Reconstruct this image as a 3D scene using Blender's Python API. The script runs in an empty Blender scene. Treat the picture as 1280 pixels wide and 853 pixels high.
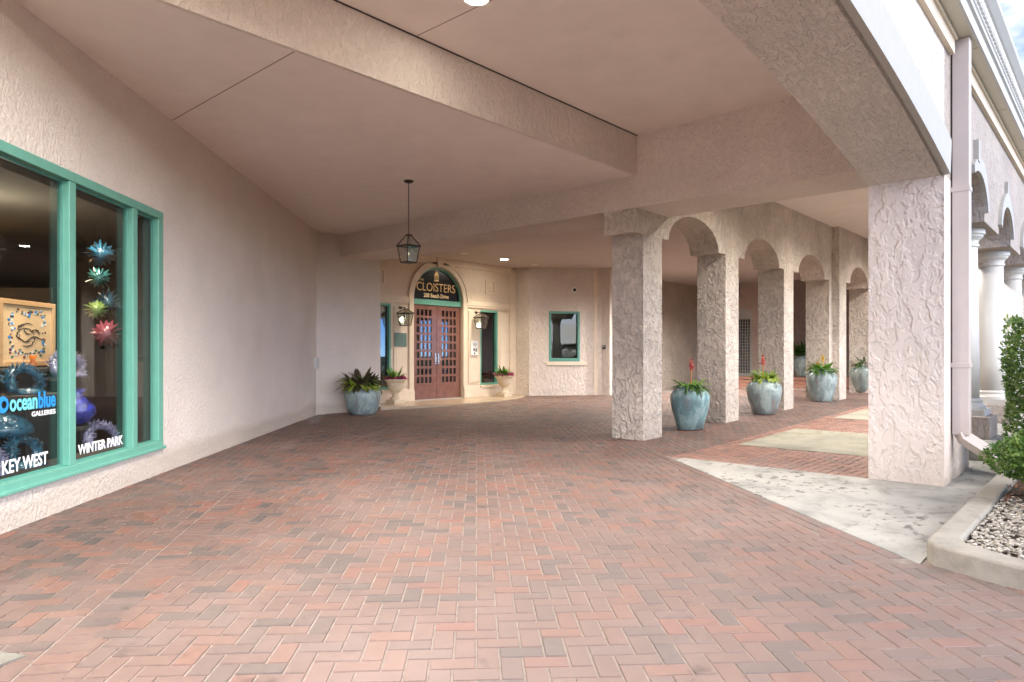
import bpy, bmesh, math, random
from mathutils import Vector, Matrix
from mathutils.geometry import tessellate_polygon
random.seed(7)
R = math.radians
S = bpy.context.scene
COL = S.collection
def clamp(v, a=0.0, b=1.0): return max(a, min(b, v))

# ------------------------------------------------------------------ ground profile
def G(x, y):
    t = clamp((x + 11) / 4)
    return clamp(.019 * (y - 9), 0, .07 + .4 * t)

# ------------------------------------------------------------------ mesh helpers
class MB:
    def __init__(self): self.v = []; self.f = []; self.m = []
    def add(self, vs, fs, mi=0):
        o = len(self.v); self.v += [tuple(p) for p in vs]
        self.f += [tuple(i + o for i in f) for f in fs]; self.m += [mi] * len(fs)
    def box(self, x0, x1, y0, y1, z0, z1, mi=0):
        self.add([(x0,y0,z0),(x1,y0,z0),(x1,y1,z0),(x0,y1,z0),(x0,y0,z1),(x1,y0,z1),(x1,y1,z1),(x0,y1,z1)],
                 [(0,3,2,1),(4,5,6,7),(0,1,5,4),(1,2,6,5),(2,3,7,6),(3,0,4,7)], mi)
    def frustum(self, cx, cy, z0, z1, a0, b0, a1, b1, mi=0):
        self.add([(cx-a0,cy-b0,z0),(cx+a0,cy-b0,z0),(cx+a0,cy+b0,z0),(cx-a0,cy+b0,z0),
                  (cx-a1,cy-b1,z1),(cx+a1,cy-b1,z1),(cx+a1,cy+b1,z1),(cx-a1,cy+b1,z1)],
                 [(0,3,2,1),(4,5,6,7),(0,1,5,4),(1,2,6,5),(2,3,7,6),(3,0,4,7)], mi)
    def tube(self, pts, rad, n=8, mi=0, cap=True):
        pts = [Vector(p) for p in pts]
        rr = rad if isinstance(rad, (list, tuple)) else [rad] * len(pts)
        vs = []; fs = []; prev = None
        for i, p in enumerate(pts):
            d = (pts[min(i+1, len(pts)-1)] - pts[max(i-1, 0)]).normalized()
            if prev is None:
                a = Vector((0,0,1)) if abs(d.z) < .9 else Vector((1,0,0))
                u = d.cross(a).normalized()
            else:
                u = (prev - d * prev.dot(d)).normalized()
            prev = u; w = d.cross(u)
            for k in range(n):
                t = 2 * math.pi * k / n
                vs.append(p + (u * math.cos(t) + w * math.sin(t)) * rr[i])
        for i in range(len(pts) - 1):
            for k in range(n):
                fs.append((i*n+k, i*n+(k+1) % n, (i+1)*n+(k+1) % n, (i+1)*n+k))
        if cap:
            fs.append(tuple(range(n))[::-1]); fs.append(tuple((len(pts)-1)*n + k for k in range(n)))
        self.add(vs, fs, mi)
    def lathe(self, prof, n=32, c=(0,0,0), mi=0, wob=0):
        vs = []; fs = []
        for r, z in prof:
            for k in range(n):
                t = 2 * math.pi * k / n
                rr = r * (1 + wob * math.sin(3*t + z*5))
                vs.append((c[0] + rr*math.cos(t), c[1] + rr*math.sin(t), c[2] + z))
        for i in range(len(prof) - 1):
            for k in range(n):
                fs.append((i*n+k, i*n+(k+1) % n, (i+1)*n+(k+1) % n, (i+1)*n+k))
        fs.append(tuple(range(n))[::-1]); fs.append(tuple((len(prof)-1)*n + k for k in range(n)))
        self.add(vs, fs, mi)
    def ext(self, outer, holes, a, b, mp, mi=0):
        """2-D outline with holes extruded between a and b; mp(u, v, w) -> xyz"""
        loops = [outer] + list(holes)
        flat = [p for l in loops for p in l]
        tri = tessellate_polygon([[Vector((p[0], p[1], 0)) for p in l] for l in loops])
        n = len(flat)
        vs = [mp(p[0], p[1], a) for p in flat] + [mp(p[0], p[1], b) for p in flat]
        fs = []
        for t in tri:
            fs.append(tuple(t)); fs.append(tuple(i + n for i in t)[::-1])
        o = 0
        for l in loops:
            m = len(l)
            for i in range(m):
                j = (i + 1) % m
                fs.append((o+i, o+j, n+o+j, n+o+i))
            o += m
        self.add(vs, fs, mi)
    def blob(self, c, r, sub=1, jit=.15, sq=(1,1,1), mi=0):
        bm = bmesh.new(); bmesh.ops.create_icosphere(bm, subdivisions=sub, radius=1)
        vs = []
        for v in bm.verts:
            k = 1 + random.uniform(-jit, jit)
            vs.append((c[0] + v.co.x*r*sq[0]*k, c[1] + v.co.y*r*sq[1]*k, c[2] + v.co.z*r*sq[2]*k))
        fs = [tuple(v.index for v in f.verts) for f in bm.faces]
        bm.free(); self.add(vs, fs, mi)
    def leaf(self, base, az, el, L, W, droop=.8, seg=5, mi=0, tip=.0):
        p = Vector(base); d = Vector((math.cos(az)*math.cos(el), math.sin(az)*math.cos(el), math.sin(el)))
        side = Vector((-math.sin(az), math.cos(az), 0)); vs = []; fs = []
        for i in range(seg + 1):
            t = i / seg
            w = W * (math.sin(math.pi * min(1, .12 + t*.88)) ** .7) * (1 if t < .98 else tip)
            nrm = side.cross(d)
            vs += [p - side*w*.5 + nrm*w*.12, p, p + side*w*.5 + nrm*w*.12]
            p = p + d * (L/seg)
            d = (d + Vector((0,0,-droop/seg))).normalized()
        for i in range(seg):
            o = i*3
            fs += [(o,o+1,o+4,o+3), (o+1,o+2,o+5,o+4)]
        self.add(vs, fs, mi)
    def build(self, name, mats, parent=None, smooth=False, bevel=0, recalc=True, loc=None):
        me = bpy.data.meshes.new(name)
        me.from_pydata(self.v, [], self.f)
        if recalc:
            bm = bmesh.new(); bm.from_mesh(me); bmesh.ops.recalc_face_normals(bm, faces=bm.faces); bm.to_mesh(me); bm.free()
        ms = mats if isinstance(mats, (list, tuple)) else [mats]
        for m in ms: me.materials.append(m)
        if len(ms) > 1: me.polygons.foreach_set('material_index', self.m)
        if smooth: me.polygons.foreach_set('use_smooth', [True] * len(me.polygons))
        o = bpy.data.objects.new(name, me); COL.objects.link(o)
        if parent: o.parent = parent
        if loc: o.location = loc
        if bevel:
            b = o.modifiers.new('bevel', 'BEVEL'); b.width = bevel; b.segments = 2; b.limit_method = 'ANGLE'; b.angle_limit = R(40)
        return o

def tag(o, label=None, cat=None, group=None, kind=None):
    if label: o['label'] = label
    if cat: o['category'] = cat
    if group: o['group'] = group
    if kind: o['kind'] = kind
    return o
def thing(name, label, cat, loc=(0,0,0), rz=0, group=None):
    o = bpy.data.objects.new(name, None); COL.objects.link(o)
    o.empty_display_size = .1
    o.location = loc; o.rotation_euler = (0, 0, rz)
    return tag(o, label, cat, group)
def dup(root, loc=None, rz=None, label=None):
    def cp(o, par):
        c = o.copy(); COL.objects.link(c)
        if par: c.parent = par
        for ch in list(o.children): cp(ch, c)
        return c
    r = cp(root, None)
    if loc: r.location = loc
    if rz is not None: r.rotation_euler = (0, 0, rz)
    if label: r['label'] = label
    return r
def struct(mb, name, mat, **k):
    return tag(mb.build(name, mat, **k), kind='structure')
def text(name, body, size, mat, parent, ext=.004, sx=1.0, bold=0.0, align='LEFT', space=1.0):
    cu = bpy.data.curves.new(name, 'FONT'); cu.body = body; cu.size = size; cu.extrude = ext; cu.offset = bold
    cu.align_x = align; cu.space_character = space; cu.resolution_u = 4
    o = bpy.data.objects.new(name, cu); COL.objects.link(o)
    bpy.context.view_layer.update()
    me = bpy.data.meshes.new_from_object(o.evaluated_get(bpy.context.evaluated_depsgraph_get()))
    bpy.data.objects.remove(o); bpy.data.curves.remove(cu)
    # the text's own plane (x, y) becomes (x, z), facing -y
    for v in me.vertices:
        x, y, z = v.co; v.co = (x * sx, -z, y)
    me.materials.clear(); me.materials.append(mat); me.name = name
    r = bpy.data.objects.new(name, me); COL.objects.link(r); r.parent = parent
    return r
def arc(cx, cz, rx, rz, a0, a1, n):
    return [(cx + rx*math.cos(R(a0 + (a1-a0)*i/n)), cz + rz*math.sin(R(a0 + (a1-a0)*i/n))) for i in range(n+1)]

# ------------------------------------------------------------------ materials
def nt(name):
    m = bpy.data.materials.new(name); m.use_nodes = True
    t = m.node_tree; b = t.nodes['Principled BSDF']
    return m, t, b
def node(t, typ, **kw):
    n = t.nodes.new(typ)
    for k, v in kw.items():
        if k in n.inputs: n.inputs[k].default_value = v
        else: setattr(n, k, v)
    return n
def ramp(t, fac, stops, interp='LINEAR'):
    n = t.nodes.new('ShaderNodeValToRGB'); n.color_ramp.interpolation = interp
    e = n.color_ramp.elements
    while len(e) < len(stops): e.new(.5)
    for i, (p, c) in enumerate(stops):
        e[i].position = p; e[i].color = (c[0], c[1], c[2], 1) if isinstance(c, (tuple, list)) else (c, c, c, 1)
    t.links.new(fac, n.inputs['Fac']); return n
def plain(name, col, rough=.6, metal=0, spec=.5, var=0, vs=6, bump=0, bs=80, emit=0, coat=0):
    m, t, b = nt(name)
    b.inputs['Base Color'].default_value = (*col, 1); b.inputs['Roughness'].default_value = rough
    b.inputs['Metallic'].default_value = metal; b.inputs['Specular IOR Level'].default_value = spec
    if coat: b.inputs['Coat Weight'].default_value = coat; b.inputs['Coat Roughness'].default_value = .08
    if emit:
        b.inputs['Emission Color'].default_value = (*col, 1); b.inputs['Emission Strength'].default_value = emit
    if var or bump: geo = t.nodes.new('ShaderNodeNewGeometry')
    if var:
        n = node(t, 'ShaderNodeTexNoise', Scale=vs, Detail=5, Roughness=.65); t.links.new(geo.outputs['Position'], n.inputs['Vector'])
        r = ramp(t, n.outputs['Fac'], [(.3, [c*(1-var) for c in col]), (.7, [min(1, c*(1+var)) for c in col])])
        t.links.new(r.outputs['Color'], b.inputs['Base Color'])
    if bump:
        n2 = node(t, 'ShaderNodeTexNoise', Scale=bs, Detail=4); t.links.new(geo.outputs['Position'], n2.inputs['Vector'])
        bp = node(t, 'ShaderNodeBump', Strength=bump, Distance=.01); t.links.new(n2.outputs['Fac'], bp.inputs['Height'])
        t.links.new(bp.outputs['Normal'], b.inputs['Normal'])
    return m
def stucco(name, col, scale=9, stretch=(1,1,.6), dist=.02, strength=.8, edge=.05, dirt=.08, warm=None, base=0):
    """trowelled stucco: plateaus with torn ridges over a fine grit"""
    m, t, b = nt(name); L = t.links.new
    b.inputs['Roughness'].default_value = .85; b.inputs['Specular IOR Level'].default_value = .25
    geo = t.nodes.new('ShaderNodeNewGeometry')
    mp = node(t, 'ShaderNodeMapping'); mp.inputs['Scale'].default_value = stretch; L(geo.outputs['Position'], mp.inputs['Vector'])
    n1 = node(t, 'ShaderNodeTexNoise', Scale=scale, Detail=3.0, Roughness=.5, Distortion=.45); L(mp.outputs['Vector'], n1.inputs['Vector'])
    n2 = node(t, 'ShaderNodeTexNoise', Scale=scale*1.9, Detail=2.5, Roughness=.5, Distortion=.8); L(mp.outputs['Vector'], n2.inputs['Vector'])
    r1 = ramp(t, n1.outputs['Fac'], [(.49-edge, 0), (.49+edge, 1), (.78, .92)])
    r2 = ramp(t, n2.outputs['Fac'], [(.55-edge, 0), (.55+edge, 1), (.8, .7)])
    n3 = node(t, 'ShaderNodeTexNoise', Scale=scale*14, Detail=3); L(geo.outputs['Position'], n3.inputs['Vector'])
    a = node(t, 'ShaderNodeMath', operation='MULTIPLY_ADD'); L(r2.outputs['Color'], a.inputs[0]); a.inputs[1].default_value = .6; L(r1.outputs['Color'], a.inputs[2])
    a2 = node(t, 'ShaderNodeMath', operation='MULTIPLY_ADD'); L(n3.outputs['Fac'], a2.inputs[0]); a2.inputs[1].default_value = .22; L(a.outputs[0], a2.inputs[2])
    bp = node(t, 'ShaderNodeBump', Strength=strength, Distance=dist); L(a2.outputs[0], bp.inputs['Height']); L(bp.outputs['Normal'], b.inputs['Normal'])
    n4 = node(t, 'ShaderNodeTexNoise', Scale=.9, Detail=6, Roughness=.6); L(geo.outputs['Position'], n4.inputs['Vector'])
    w = warm or [c*(1-dirt*1.6) for c in col]
    rc = ramp(t, n4.outputs['Fac'], [(.3, w), (.65, col)])
    # grime caught in the torn pits of the coat
    mx = t.nodes.new('ShaderNodeMix'); mx.data_type = 'RGBA'; mx.blend_type = 'MULTIPLY'
    rp = ramp(t, a.outputs[0], [(0, 1-dirt*.7), (.5, 1)])
    mx.inputs['Factor'].default_value = 1; L(rc.outputs['Color'], mx.inputs['A']); L(rp.outputs['Color'], mx.inputs['B'])
    last = mx.outputs['Result']
    if base:
        # splash stain along the foot of the wall
        sp = t.nodes.new('ShaderNodeSeparateXYZ'); L(geo.outputs['Position'], sp.inputs[0])
        ad = node(t, 'ShaderNodeMath', operation='MULTIPLY_ADD'); L(n4.outputs['Fac'], ad.inputs[0]); ad.inputs[1].default_value = -.35; L(sp.outputs['Z'], ad.inputs[2])
        rs = ramp(t, ad.outputs[0], [(0, (.80,.78,.74)), (.12, (1,1,1))])
        m2 = t.nodes.new('ShaderNodeMix'); m2.data_type = 'RGBA'; m2.blend_type = 'MULTIPLY'; m2.inputs['Factor'].default_value = 1
        L(last, m2.inputs['A']); L(rs.outputs['Color'], m2.inputs['B']); last = m2.outputs['Result']
    L(last, b.inputs['Base Color'])
    return m
def glass(name, tint=(.85,.9,.88), ior=1.5, boost=1.0, rough=0.0):
    m = bpy.data.materials.new(name); m.use_nodes = True; t = m.node_tree; t.nodes.clear(); L = t.links.new
    out = t.nodes.new('ShaderNodeOutputMaterial'); mix = t.nodes.new('ShaderNodeMixShader')
    tr = node(t, 'ShaderNodeBsdfTransparent'); tr.inputs['Color'].default_value = (*tint, 1)
    gl = node(t, 'ShaderNodeBsdfGlossy'); gl.inputs['Roughness'].default_value = rough
    f0 = ((ior-1)/(ior+1))**2
    fr = node(t, 'ShaderNodeLayerWeight'); fr.inputs['Blend'].default_value = .5
    p5 = node(t, 'ShaderNodeMath', operation='POWER'); L(fr.outputs['Facing'], p5.inputs[0]); p5.inputs[1].default_value = 5
    k = node(t, 'ShaderNodeMath', operation='MULTIPLY_ADD'); k.use_clamp = True; L(p5.outputs[0], k.inputs[0]); k.inputs[1].default_value = (1-f0)*boost; k.inputs[2].default_value = f0*boost; L(k.outputs[0], mix.inputs['Fac']); L(tr.outputs[0], mix.inputs[1]); L(gl.outputs[0], mix.inputs[2])
    L(mix.outputs[0], out.inputs['Surface']); return m
def leafmat(name, c1, c2, rough=.45, trans=.25):
    m, t, b = nt(name); L = t.links.new
    geo = t.nodes.new('ShaderNodeNewGeometry')
    r = ramp(t, geo.outputs['Random Per Island'], [(0, c1), (1, c2)])
    L(r.outputs['Color'], b.inputs['Base Color']); b.inputs['Roughness'].default_value = rough
    tl = t.nodes.new('ShaderNodeBsdfTranslucent'); L(r.outputs['Color'], tl.inputs['Color'])
    mx = t.nodes.new('ShaderNodeMixShader'); mx.inputs[0].default_value = trans
    L(b.outputs[0], mx.inputs[1]); L(tl.outputs[0], mx.inputs[2]); L(mx.outputs[0], t.nodes['Material Output'].inputs['Surface'])
    return m
def brickmat(name, stops, rough=.6):
    m, t, b = nt(name); L = t.links.new
    geo = t.nodes.new('ShaderNodeNewGeometry')
    r = ramp(t, geo.outputs['Random Per Island'], stops)
    n = node(t, 'ShaderNodeTexNoise', Scale=1.1, Detail=4, Roughness=.6); L(geo.outputs['Position'], n.inputs['Vector'])
    n2 = node(t, 'ShaderNodeTexNoise', Scale=24, Detail=6, Roughness=.75); L(geo.outputs['Position'], n2.inputs['Vector'])
    n3 = node(t, 'ShaderNodeTexNoise', Scale=260, Detail=3); L(geo.outputs['Position'], n3.inputs['Vector'])
    a = ramp(t, n.outputs['Fac'], [(.3, (.82,.80,.78)), (.68, (1.1,1.08,1.06))])
    c = ramp(t, n2.outputs['Fac'], [(.28, (.70,.70,.72)), (.5, (1,1,1)), (.75, (1.22,1.18,1.14))])
    x1 = t.nodes.new('ShaderNodeMix'); x1.data_type = 'RGBA'; x1.blend_type = 'MULTIPLY'; x1.inputs['Factor'].default_value = 1
    L(r.outputs['Color'], x1.inputs['A']); L(a.outputs['Color'], x1.inputs['B'])
    x2 = t.nodes.new('ShaderNodeMix'); x2.data_type = 'RGBA'; x2.blend_type = 'MULTIPLY'; x2.inputs['Factor'].default_value = 1
    L(x1.outputs['Result'], x2.inputs['A']); L(c.outputs['Color'], x2.inputs['B'])
    # pale cement bloom in drifting patches
    n5 = node(t, 'ShaderNodeTexNoise', Scale=.45, Detail=7, Roughness=.7); L(geo.outputs['Position'], n5.inputs['Vector'])
    fb0 = ramp(t, n5.outputs['Fac'], [(.50, 0), (.74, .30)])
    # paving is blended paler towards the street along X
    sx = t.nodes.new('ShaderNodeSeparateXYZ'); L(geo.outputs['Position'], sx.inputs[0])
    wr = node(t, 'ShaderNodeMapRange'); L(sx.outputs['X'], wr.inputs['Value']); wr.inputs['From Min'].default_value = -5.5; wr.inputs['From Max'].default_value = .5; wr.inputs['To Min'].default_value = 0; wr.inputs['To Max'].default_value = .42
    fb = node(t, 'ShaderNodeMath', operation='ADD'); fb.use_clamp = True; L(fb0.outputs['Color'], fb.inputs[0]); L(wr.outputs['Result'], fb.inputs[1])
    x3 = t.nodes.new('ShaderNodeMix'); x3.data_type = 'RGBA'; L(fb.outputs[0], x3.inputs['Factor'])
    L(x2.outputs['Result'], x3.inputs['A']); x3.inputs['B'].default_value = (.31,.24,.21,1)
    L(x3.outputs['Result'], b.inputs['Base Color'])
    n6 = node(t, 'ShaderNodeTexNoise', Scale=3.2, Detail=4, Roughness=.55); L(geo.outputs['Position'], n6.inputs['Vector'])
    f6 = ramp(t, n6.outputs['Fac'], [(.66, 1), (.72, .72), (.80, .5)])
    x4 = t.nodes.new('ShaderNodeMix'); x4.data_type = 'RGBA'; x4.blend_type = 'MULTIPLY'; x4.inputs['Factor'].default_value = 1
    L(x3.outputs['Result'], x4.inputs['A']); L(f6.outputs['Color'], x4.inputs['B']); L(x4.outputs['Result'], b.inputs['Base Color'])
    rr = ramp(t, n2.outputs['Fac'], [(.3, rough-.12), (.7, rough+.15)]); L(rr.outputs['Color'], b.inputs['Roughness'])
    bp = node(t, 'ShaderNodeBump', Strength=.35, Distance=.004)
    ad = node(t, 'ShaderNodeMath', operation='ADD'); L(n2.outputs['Fac'], ad.inputs[0]); L(n3.outputs['Fac'], ad.inputs[1])
    L(ad.outputs[0], bp.inputs['Height']); L(bp.outputs['Normal'], b.inputs['Normal'])
    return m
def concrete(name, col, stain=(.16,.15,.12), spots=True, s=1.0):
    m, t, b = nt(name); L = t.links.new
    b.inputs['Roughness'].default_value = .8
    geo = t.nodes.new('ShaderNodeNewGeometry')
    n = node(t, 'ShaderNodeTexNoise', Scale=1.6*s, Detail=8, Roughness=.7); L(geo.outputs['Position'], n.inputs['Vector'])
    r = ramp(t, n.outputs['Fac'], [(.34, [c*.62 for c in col]), (.52, col), (.7, [min(1,c*1.14) for c in col])])
    last = r.outputs['Color']
    if spots:
        mp = node(t, 'ShaderNodeMapping'); mp.inputs['Scale'].default_value = (1, .7, 1); mp.inputs['Rotation'].default_value = (0,0,R(48)); L(geo.outputs['Position'], mp.inputs['Vector'])
        v = node(t, 'ShaderNodeTexNoise', Scale=10*s, Detail=5, Roughness=.62); L(mp.outputs['Vector'], v.inputs['Vector'])
        rv = ramp(t, v.outputs['Fac'], [(.55, 0), (.60, .85)])
        n2 = node(t, 'ShaderNodeTexNoise', Scale=.9*s, Detail=3); L(geo.outputs['Position'], n2.inputs['Vector'])
        rn = ramp(t, n2.outputs['Fac'], [(.43, 0), (.56, 1)])
        k = node(t, 'ShaderNodeMath', operation='MULTIPLY'); L(rv.outputs['Color'], k.inputs[0]); L(rn.outputs['Color'], k.inputs[1])
        mx = t.nodes.new('ShaderNodeMix'); mx.data_type = 'RGBA'; L(k.outputs[0], mx.inputs['Factor']); L(last, mx.inputs['A']); mx.inputs['B'].default_value = (*stain, 1)
        last = mx.outputs['Result']
    L(last, b.inputs['Base Color'])
    n3 = node(t, 'ShaderNodeTexNoise', Scale=120, Detail=5); L(geo.outputs['Position'], n3.inputs['Vector'])
    bp = node(t, 'ShaderNodeBump', Strength=.4, Distance=.004); L(n3.outputs['Fac'], bp.inputs['Height']); L(bp.outputs['Normal'], b.inputs['Normal'])
    return m
def glaze(name, c_hi, c_mid, c_lo):
    m, t, b = nt(name); L = t.links.new
    geo = t.nodes.new('ShaderNodeNewGeometry')
    mp = node(t, 'ShaderNodeMapping'); mp.inputs['Scale'].default_value = (1,1,.45); L(geo.outputs['Position'], mp.inputs['Vector'])
    n = node(t, 'ShaderNodeTexNoise', Scale=5.5, Detail=7, Roughness=.62, Distortion=.6); L(mp.outputs['Vector'], n.inputs['Vector'])
    n2 = node(t, 'ShaderNodeTexNoise', Scale=40, Detail=5, Roughness=.7); L(geo.outputs['Position'], n2.inputs['Vector'])
    r = ramp(t, n.outputs['Fac'], [(.32, c_lo), (.47, c_mid), (.60, c_hi), (.72, c_mid)])
    x = t.nodes.new('ShaderNodeMix'); x.data_type = 'RGBA'; x.blend_type = 'MULTIPLY'; x.inputs['Factor'].default_value = 1
    f = ramp(t, n2.outputs['Fac'], [(.3, .78), (.7, 1.15)]); L(r.outputs['Color'], x.inputs['A']); L(f.outputs['Color'], x.inputs['B'])
    L(x.outputs['Result'], b.inputs['Base Color']); b.inputs['Roughness'].default_value = .34
    bp = node(t, 'ShaderNodeBump', Strength=.25, Distance=.006); L(n2.outputs['Fac'], bp.inputs['Height']); L(bp.outputs['Normal'], b.inputs['Normal'])
    return m

M = {}
PINK = (.60, .475, .415); PINKW = (.565, .44, .375)
M['st_gallery'] = stucco('gallery stucco', (.755,.67,.60), scale=30, stretch=(1,1,.72), dist=.008, strength=.75, edge=.05, base=1, dirt=.07)
M['st_pier'] = stucco('pier stucco', (.73,.63,.555), scale=8.5, stretch=(1,1,.6), dist=.010, strength=.85, edge=.04, dirt=.07)
M['st_arch'] = stucco('arch stucco', (.755,.665,.595), scale=13, stretch=(1.5,.7,1), dist=.013, strength=.85, edge=.04, dirt=.08)
M['st_arcade'] = stucco('arcade stucco', (.74,.64,.545), scale=12, stretch=(1,1,.7), dist=.02, strength=1.0, edge=.04, dirt=.2)
M['st_beam'] = stucco('beam stucco', (.755,.665,.595), scale=15, stretch=(1,1,.6), dist=.012, strength=.75, edge=.045)
M['st_facade'] = stucco('facade stucco', (.47,.405,.36), scale=14, stretch=(1,1,.5), dist=.014, strength=.85, edge=.05, dirt=.12)  # same paint as the porch walls, darkened to offset the stronger outdoor light
M['st_entry'] = stucco('entry stucco', (.68,.565,.44), scale=5, stretch=(1,1,1), dist=.008, strength=.4, edge=.12, dirt=.05)
M['st_corner'] = stucco('corner wall stucco', (.69,.60,.525), scale=11, stretch=(1,1,.5), dist=.016, strength=.8, edge=.05)
M['st_rough'] = stucco('rough dash stucco', (.69,.58,.48), scale=12, stretch=(1,1,.9), dist=.03, strength=1, edge=.04, dirt=.14)
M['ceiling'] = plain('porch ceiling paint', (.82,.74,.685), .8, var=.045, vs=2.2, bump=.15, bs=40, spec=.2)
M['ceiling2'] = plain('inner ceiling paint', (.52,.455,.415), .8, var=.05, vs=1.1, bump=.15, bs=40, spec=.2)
M['seam'] = plain('ceiling seam', (.36,.27,.235), .9)
M['gap'] = plain('dark gap', (.06,.045,.04), .9)
M['trim'] = plain('white trim paint', (.43,.405,.36), .55, var=.04, vs=8, bump=.3, bs=30)
M['trimw'] = plain('white column paint', (.54,.52,.48), .5, var=.03, vs=3)
M['cream'] = plain('cream soffit paint', (.60,.55,.45), .6, var=.03, vs=2)
M['mould'] = plain('cast stone trim', (.69,.58,.45), .75, var=.06, vs=4, bump=.15, bs=60)
M['teal'] = plain('teal frame enamel', (.13,.35,.27), .38, var=.06, vs=9)
M['teald'] = plain('dark teal frame', (.09,.27,.215), .4)
M['dspout'] = plain('pink downspout paint', (.55,.47,.425), .45, var=.03, vs=4)
M['glass'] = glass('window glass', (.86,.89,.88), 1.5, .8)
M['glassd'] = glass('tinted glass', (.42,.44,.45), 1.7, 2.0)
M['glasso'] = glass('office window glass', (.7,.73,.72), 1.5, .7)
M['lglass'] = glass('lantern glass', (.86,.88,.82), 1.5, 6.0, .08)
M['wood'] = plain('mahogany door', (.185,.078,.052), .34, var=.22, vs=7, coat=.3)
M['black'] = plain('black sign panel', (.008,.008,.012), .22)
M['gold'] = plain('gold lettering', (.75,.50,.22), .4, metal=.35)
M['goldlit'] = plain('pale gold lettering', (.85,.66,.36), .45)
M['bronze'] = plain('aged bronze', (.055,.045,.036), .45, metal=.7, var=.25, vs=20)
M['silver'] = plain('polished nickel', (.75,.73,.70), .22, metal=1)
M['white'] = plain('white plastic', (.78,.78,.76), .4)
M['grey'] = plain('grey metal box', (.50,.50,.48), .45)
M['dark'] = plain('dark plastic', (.015,.014,.014), .4)
M['verdigris'] = plain('verdigris plaque', (.13,.20,.165), .5, metal=.3, var=.25, vs=25)
M['candle'] = plain('ivory candle tube', (.75,.68,.52), .5)
M['bulb'] = plain('bulb', (1,.85,.6), .4, emit=.06)
M['lamp'] = plain('lit downlight lens', (1,.93,.80), .4, emit=14)
M['lampdim'] = plain('unlit downlight lens', (.72,.66,.58), .3)
M['mortar'] = plain('sand joints', (.25,.21,.18), .95, var=.22, vs=18, bump=.3, bs=200)
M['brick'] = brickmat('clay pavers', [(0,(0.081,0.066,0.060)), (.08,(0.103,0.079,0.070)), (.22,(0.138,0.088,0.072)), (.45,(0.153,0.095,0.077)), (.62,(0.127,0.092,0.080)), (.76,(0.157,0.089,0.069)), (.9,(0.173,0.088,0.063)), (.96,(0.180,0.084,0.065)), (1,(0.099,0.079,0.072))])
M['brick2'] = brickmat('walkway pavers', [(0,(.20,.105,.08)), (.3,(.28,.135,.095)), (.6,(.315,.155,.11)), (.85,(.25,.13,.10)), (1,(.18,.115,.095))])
M['conc'] = concrete('apron concrete', (.365,.352,.315), stain=(.11,.10,.085))
M['concy'] = concrete('inset concrete', (.31,.29,.225), stain=(.22,.21,.12), s=.6)
M['kerb'] = concrete('kerb concrete', (.33,.30,.25), spots=False, s=1.5)
M['kerbold'] = concrete('old kerb stone', (.20,.19,.16))
M['slab'] = plain('entry slab', (.40,.31,.215), .25, var=.14, vs=3)
M['asphalt'] = plain('asphalt', (.055,.055,.057), .85, var=.2, vs=12, bump=.3, bs=150)
M['walkc'] = concrete('sidewalk concrete', (.48,.46,.42), spots=False)
M['lawn'] = plain('lawn', (.07,.12,.03), .9, var=.4, vs=9, bump=.5, bs=120)
M['soil'] = plain('soil', (.06,.042,.03), .95, var=.4, vs=30, bump=.6, bs=90)
M['pot1'] = glaze('teal glaze', (.35,.50,.49), (.17,.31,.325), (.21,.22,.22))
M['pot2'] = glaze('grey teal glaze', (.36,.43,.41), (.21,.28,.28), (.23,.185,.175))
M['pot3'] = glaze('grey celadon glaze', (.33,.37,.33), (.20,.25,.235), (.21,.18,.155))
M['urn'] = plain('cast stone urn', (.62,.52,.38), .8, var=.12, vs=9, bump=.3, bs=60)
M['g_dark'] = leafmat('dark green leaf', (.035,.10,.02), (.09,.19,.035))
M['g_mid'] = leafmat('mid green leaf', (.07,.19,.025), (.18,.32,.05))
M['g_lime'] = leafmat('lime leaf', (.24,.36,.035), (.42,.50,.08))
M['g_purple'] = leafmat('bronze leaf', (.05,.032,.024), (.12,.12,.04))
M['g_hedge'] = leafmat('hedge leaf', (.06,.16,.035), (.32,.46,.12), rough=.38, trans=.35)
M['g_hedge2'] = leafmat('tall hedge leaf', (.05,.13,.03), (.28,.37,.09), rough=.4, trans=.35)
M['red'] = leafmat('red bract', (.55,.05,.07), (.75,.16,.17))
M['pink'] = leafmat('magenta petal', (.22,.015,.06), (.60,.12,.28))
M['yellow'] = leafmat('yellow bract', (.70,.45,.02), (.85,.62,.06))
M['orange'] = leafmat('orange bract', (.70,.22,.05), (.78,.38,.08))
M['twig'] = plain('twig bark', (.13,.10,.075), .9, var=.3, vs=30)
M['pebble'] = leafmat('river pebbles', (.21,.185,.15), (.50,.45,.38), rough=.8, trans=0)
M['flag'] = plain('peach flagstone', (.52,.36,.25), .8, var=.16, vs=14, bump=.5, bs=45)
M['litter'] = leafmat('dry leaf', (.11,.05,.028), (.27,.13,.07), rough=.8, trans=.1)
M['gwall'] = plain('gallery back wall', (.42,.30,.17), .8)
M['gdark'] = plain('gallery dark wall', (.05,.042,.036), .8)
M['gceil'] = plain('gallery ceiling', (.16,.145,.125), .9)
M['gfloor'] = plain('gallery floor', (.05,.032,.022), .35, var=.2)
M['plinth'] = plain('black plinth', (.018,.017,.018), .35)
M['aglass1'] = plain('blue art glass', (.02,.10,.16), .08, var=.55, vs=22, coat=1, bump=.9, bs=45)
M['aglass2'] = plain('teal art glass', (.04,.18,.16), .1, var=.4, vs=22, coat=1, bump=.9, bs=45)
M['aglass3'] = plain('lime art glass', (.17,.25,.06), .1, var=.3, vs=22, coat=1, bump=.9, bs=45)
M['aglass4'] = plain('rose art glass', (.24,.045,.07), .1, var=.3, vs=22, coat=1, bump=.9, bs=45)
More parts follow.
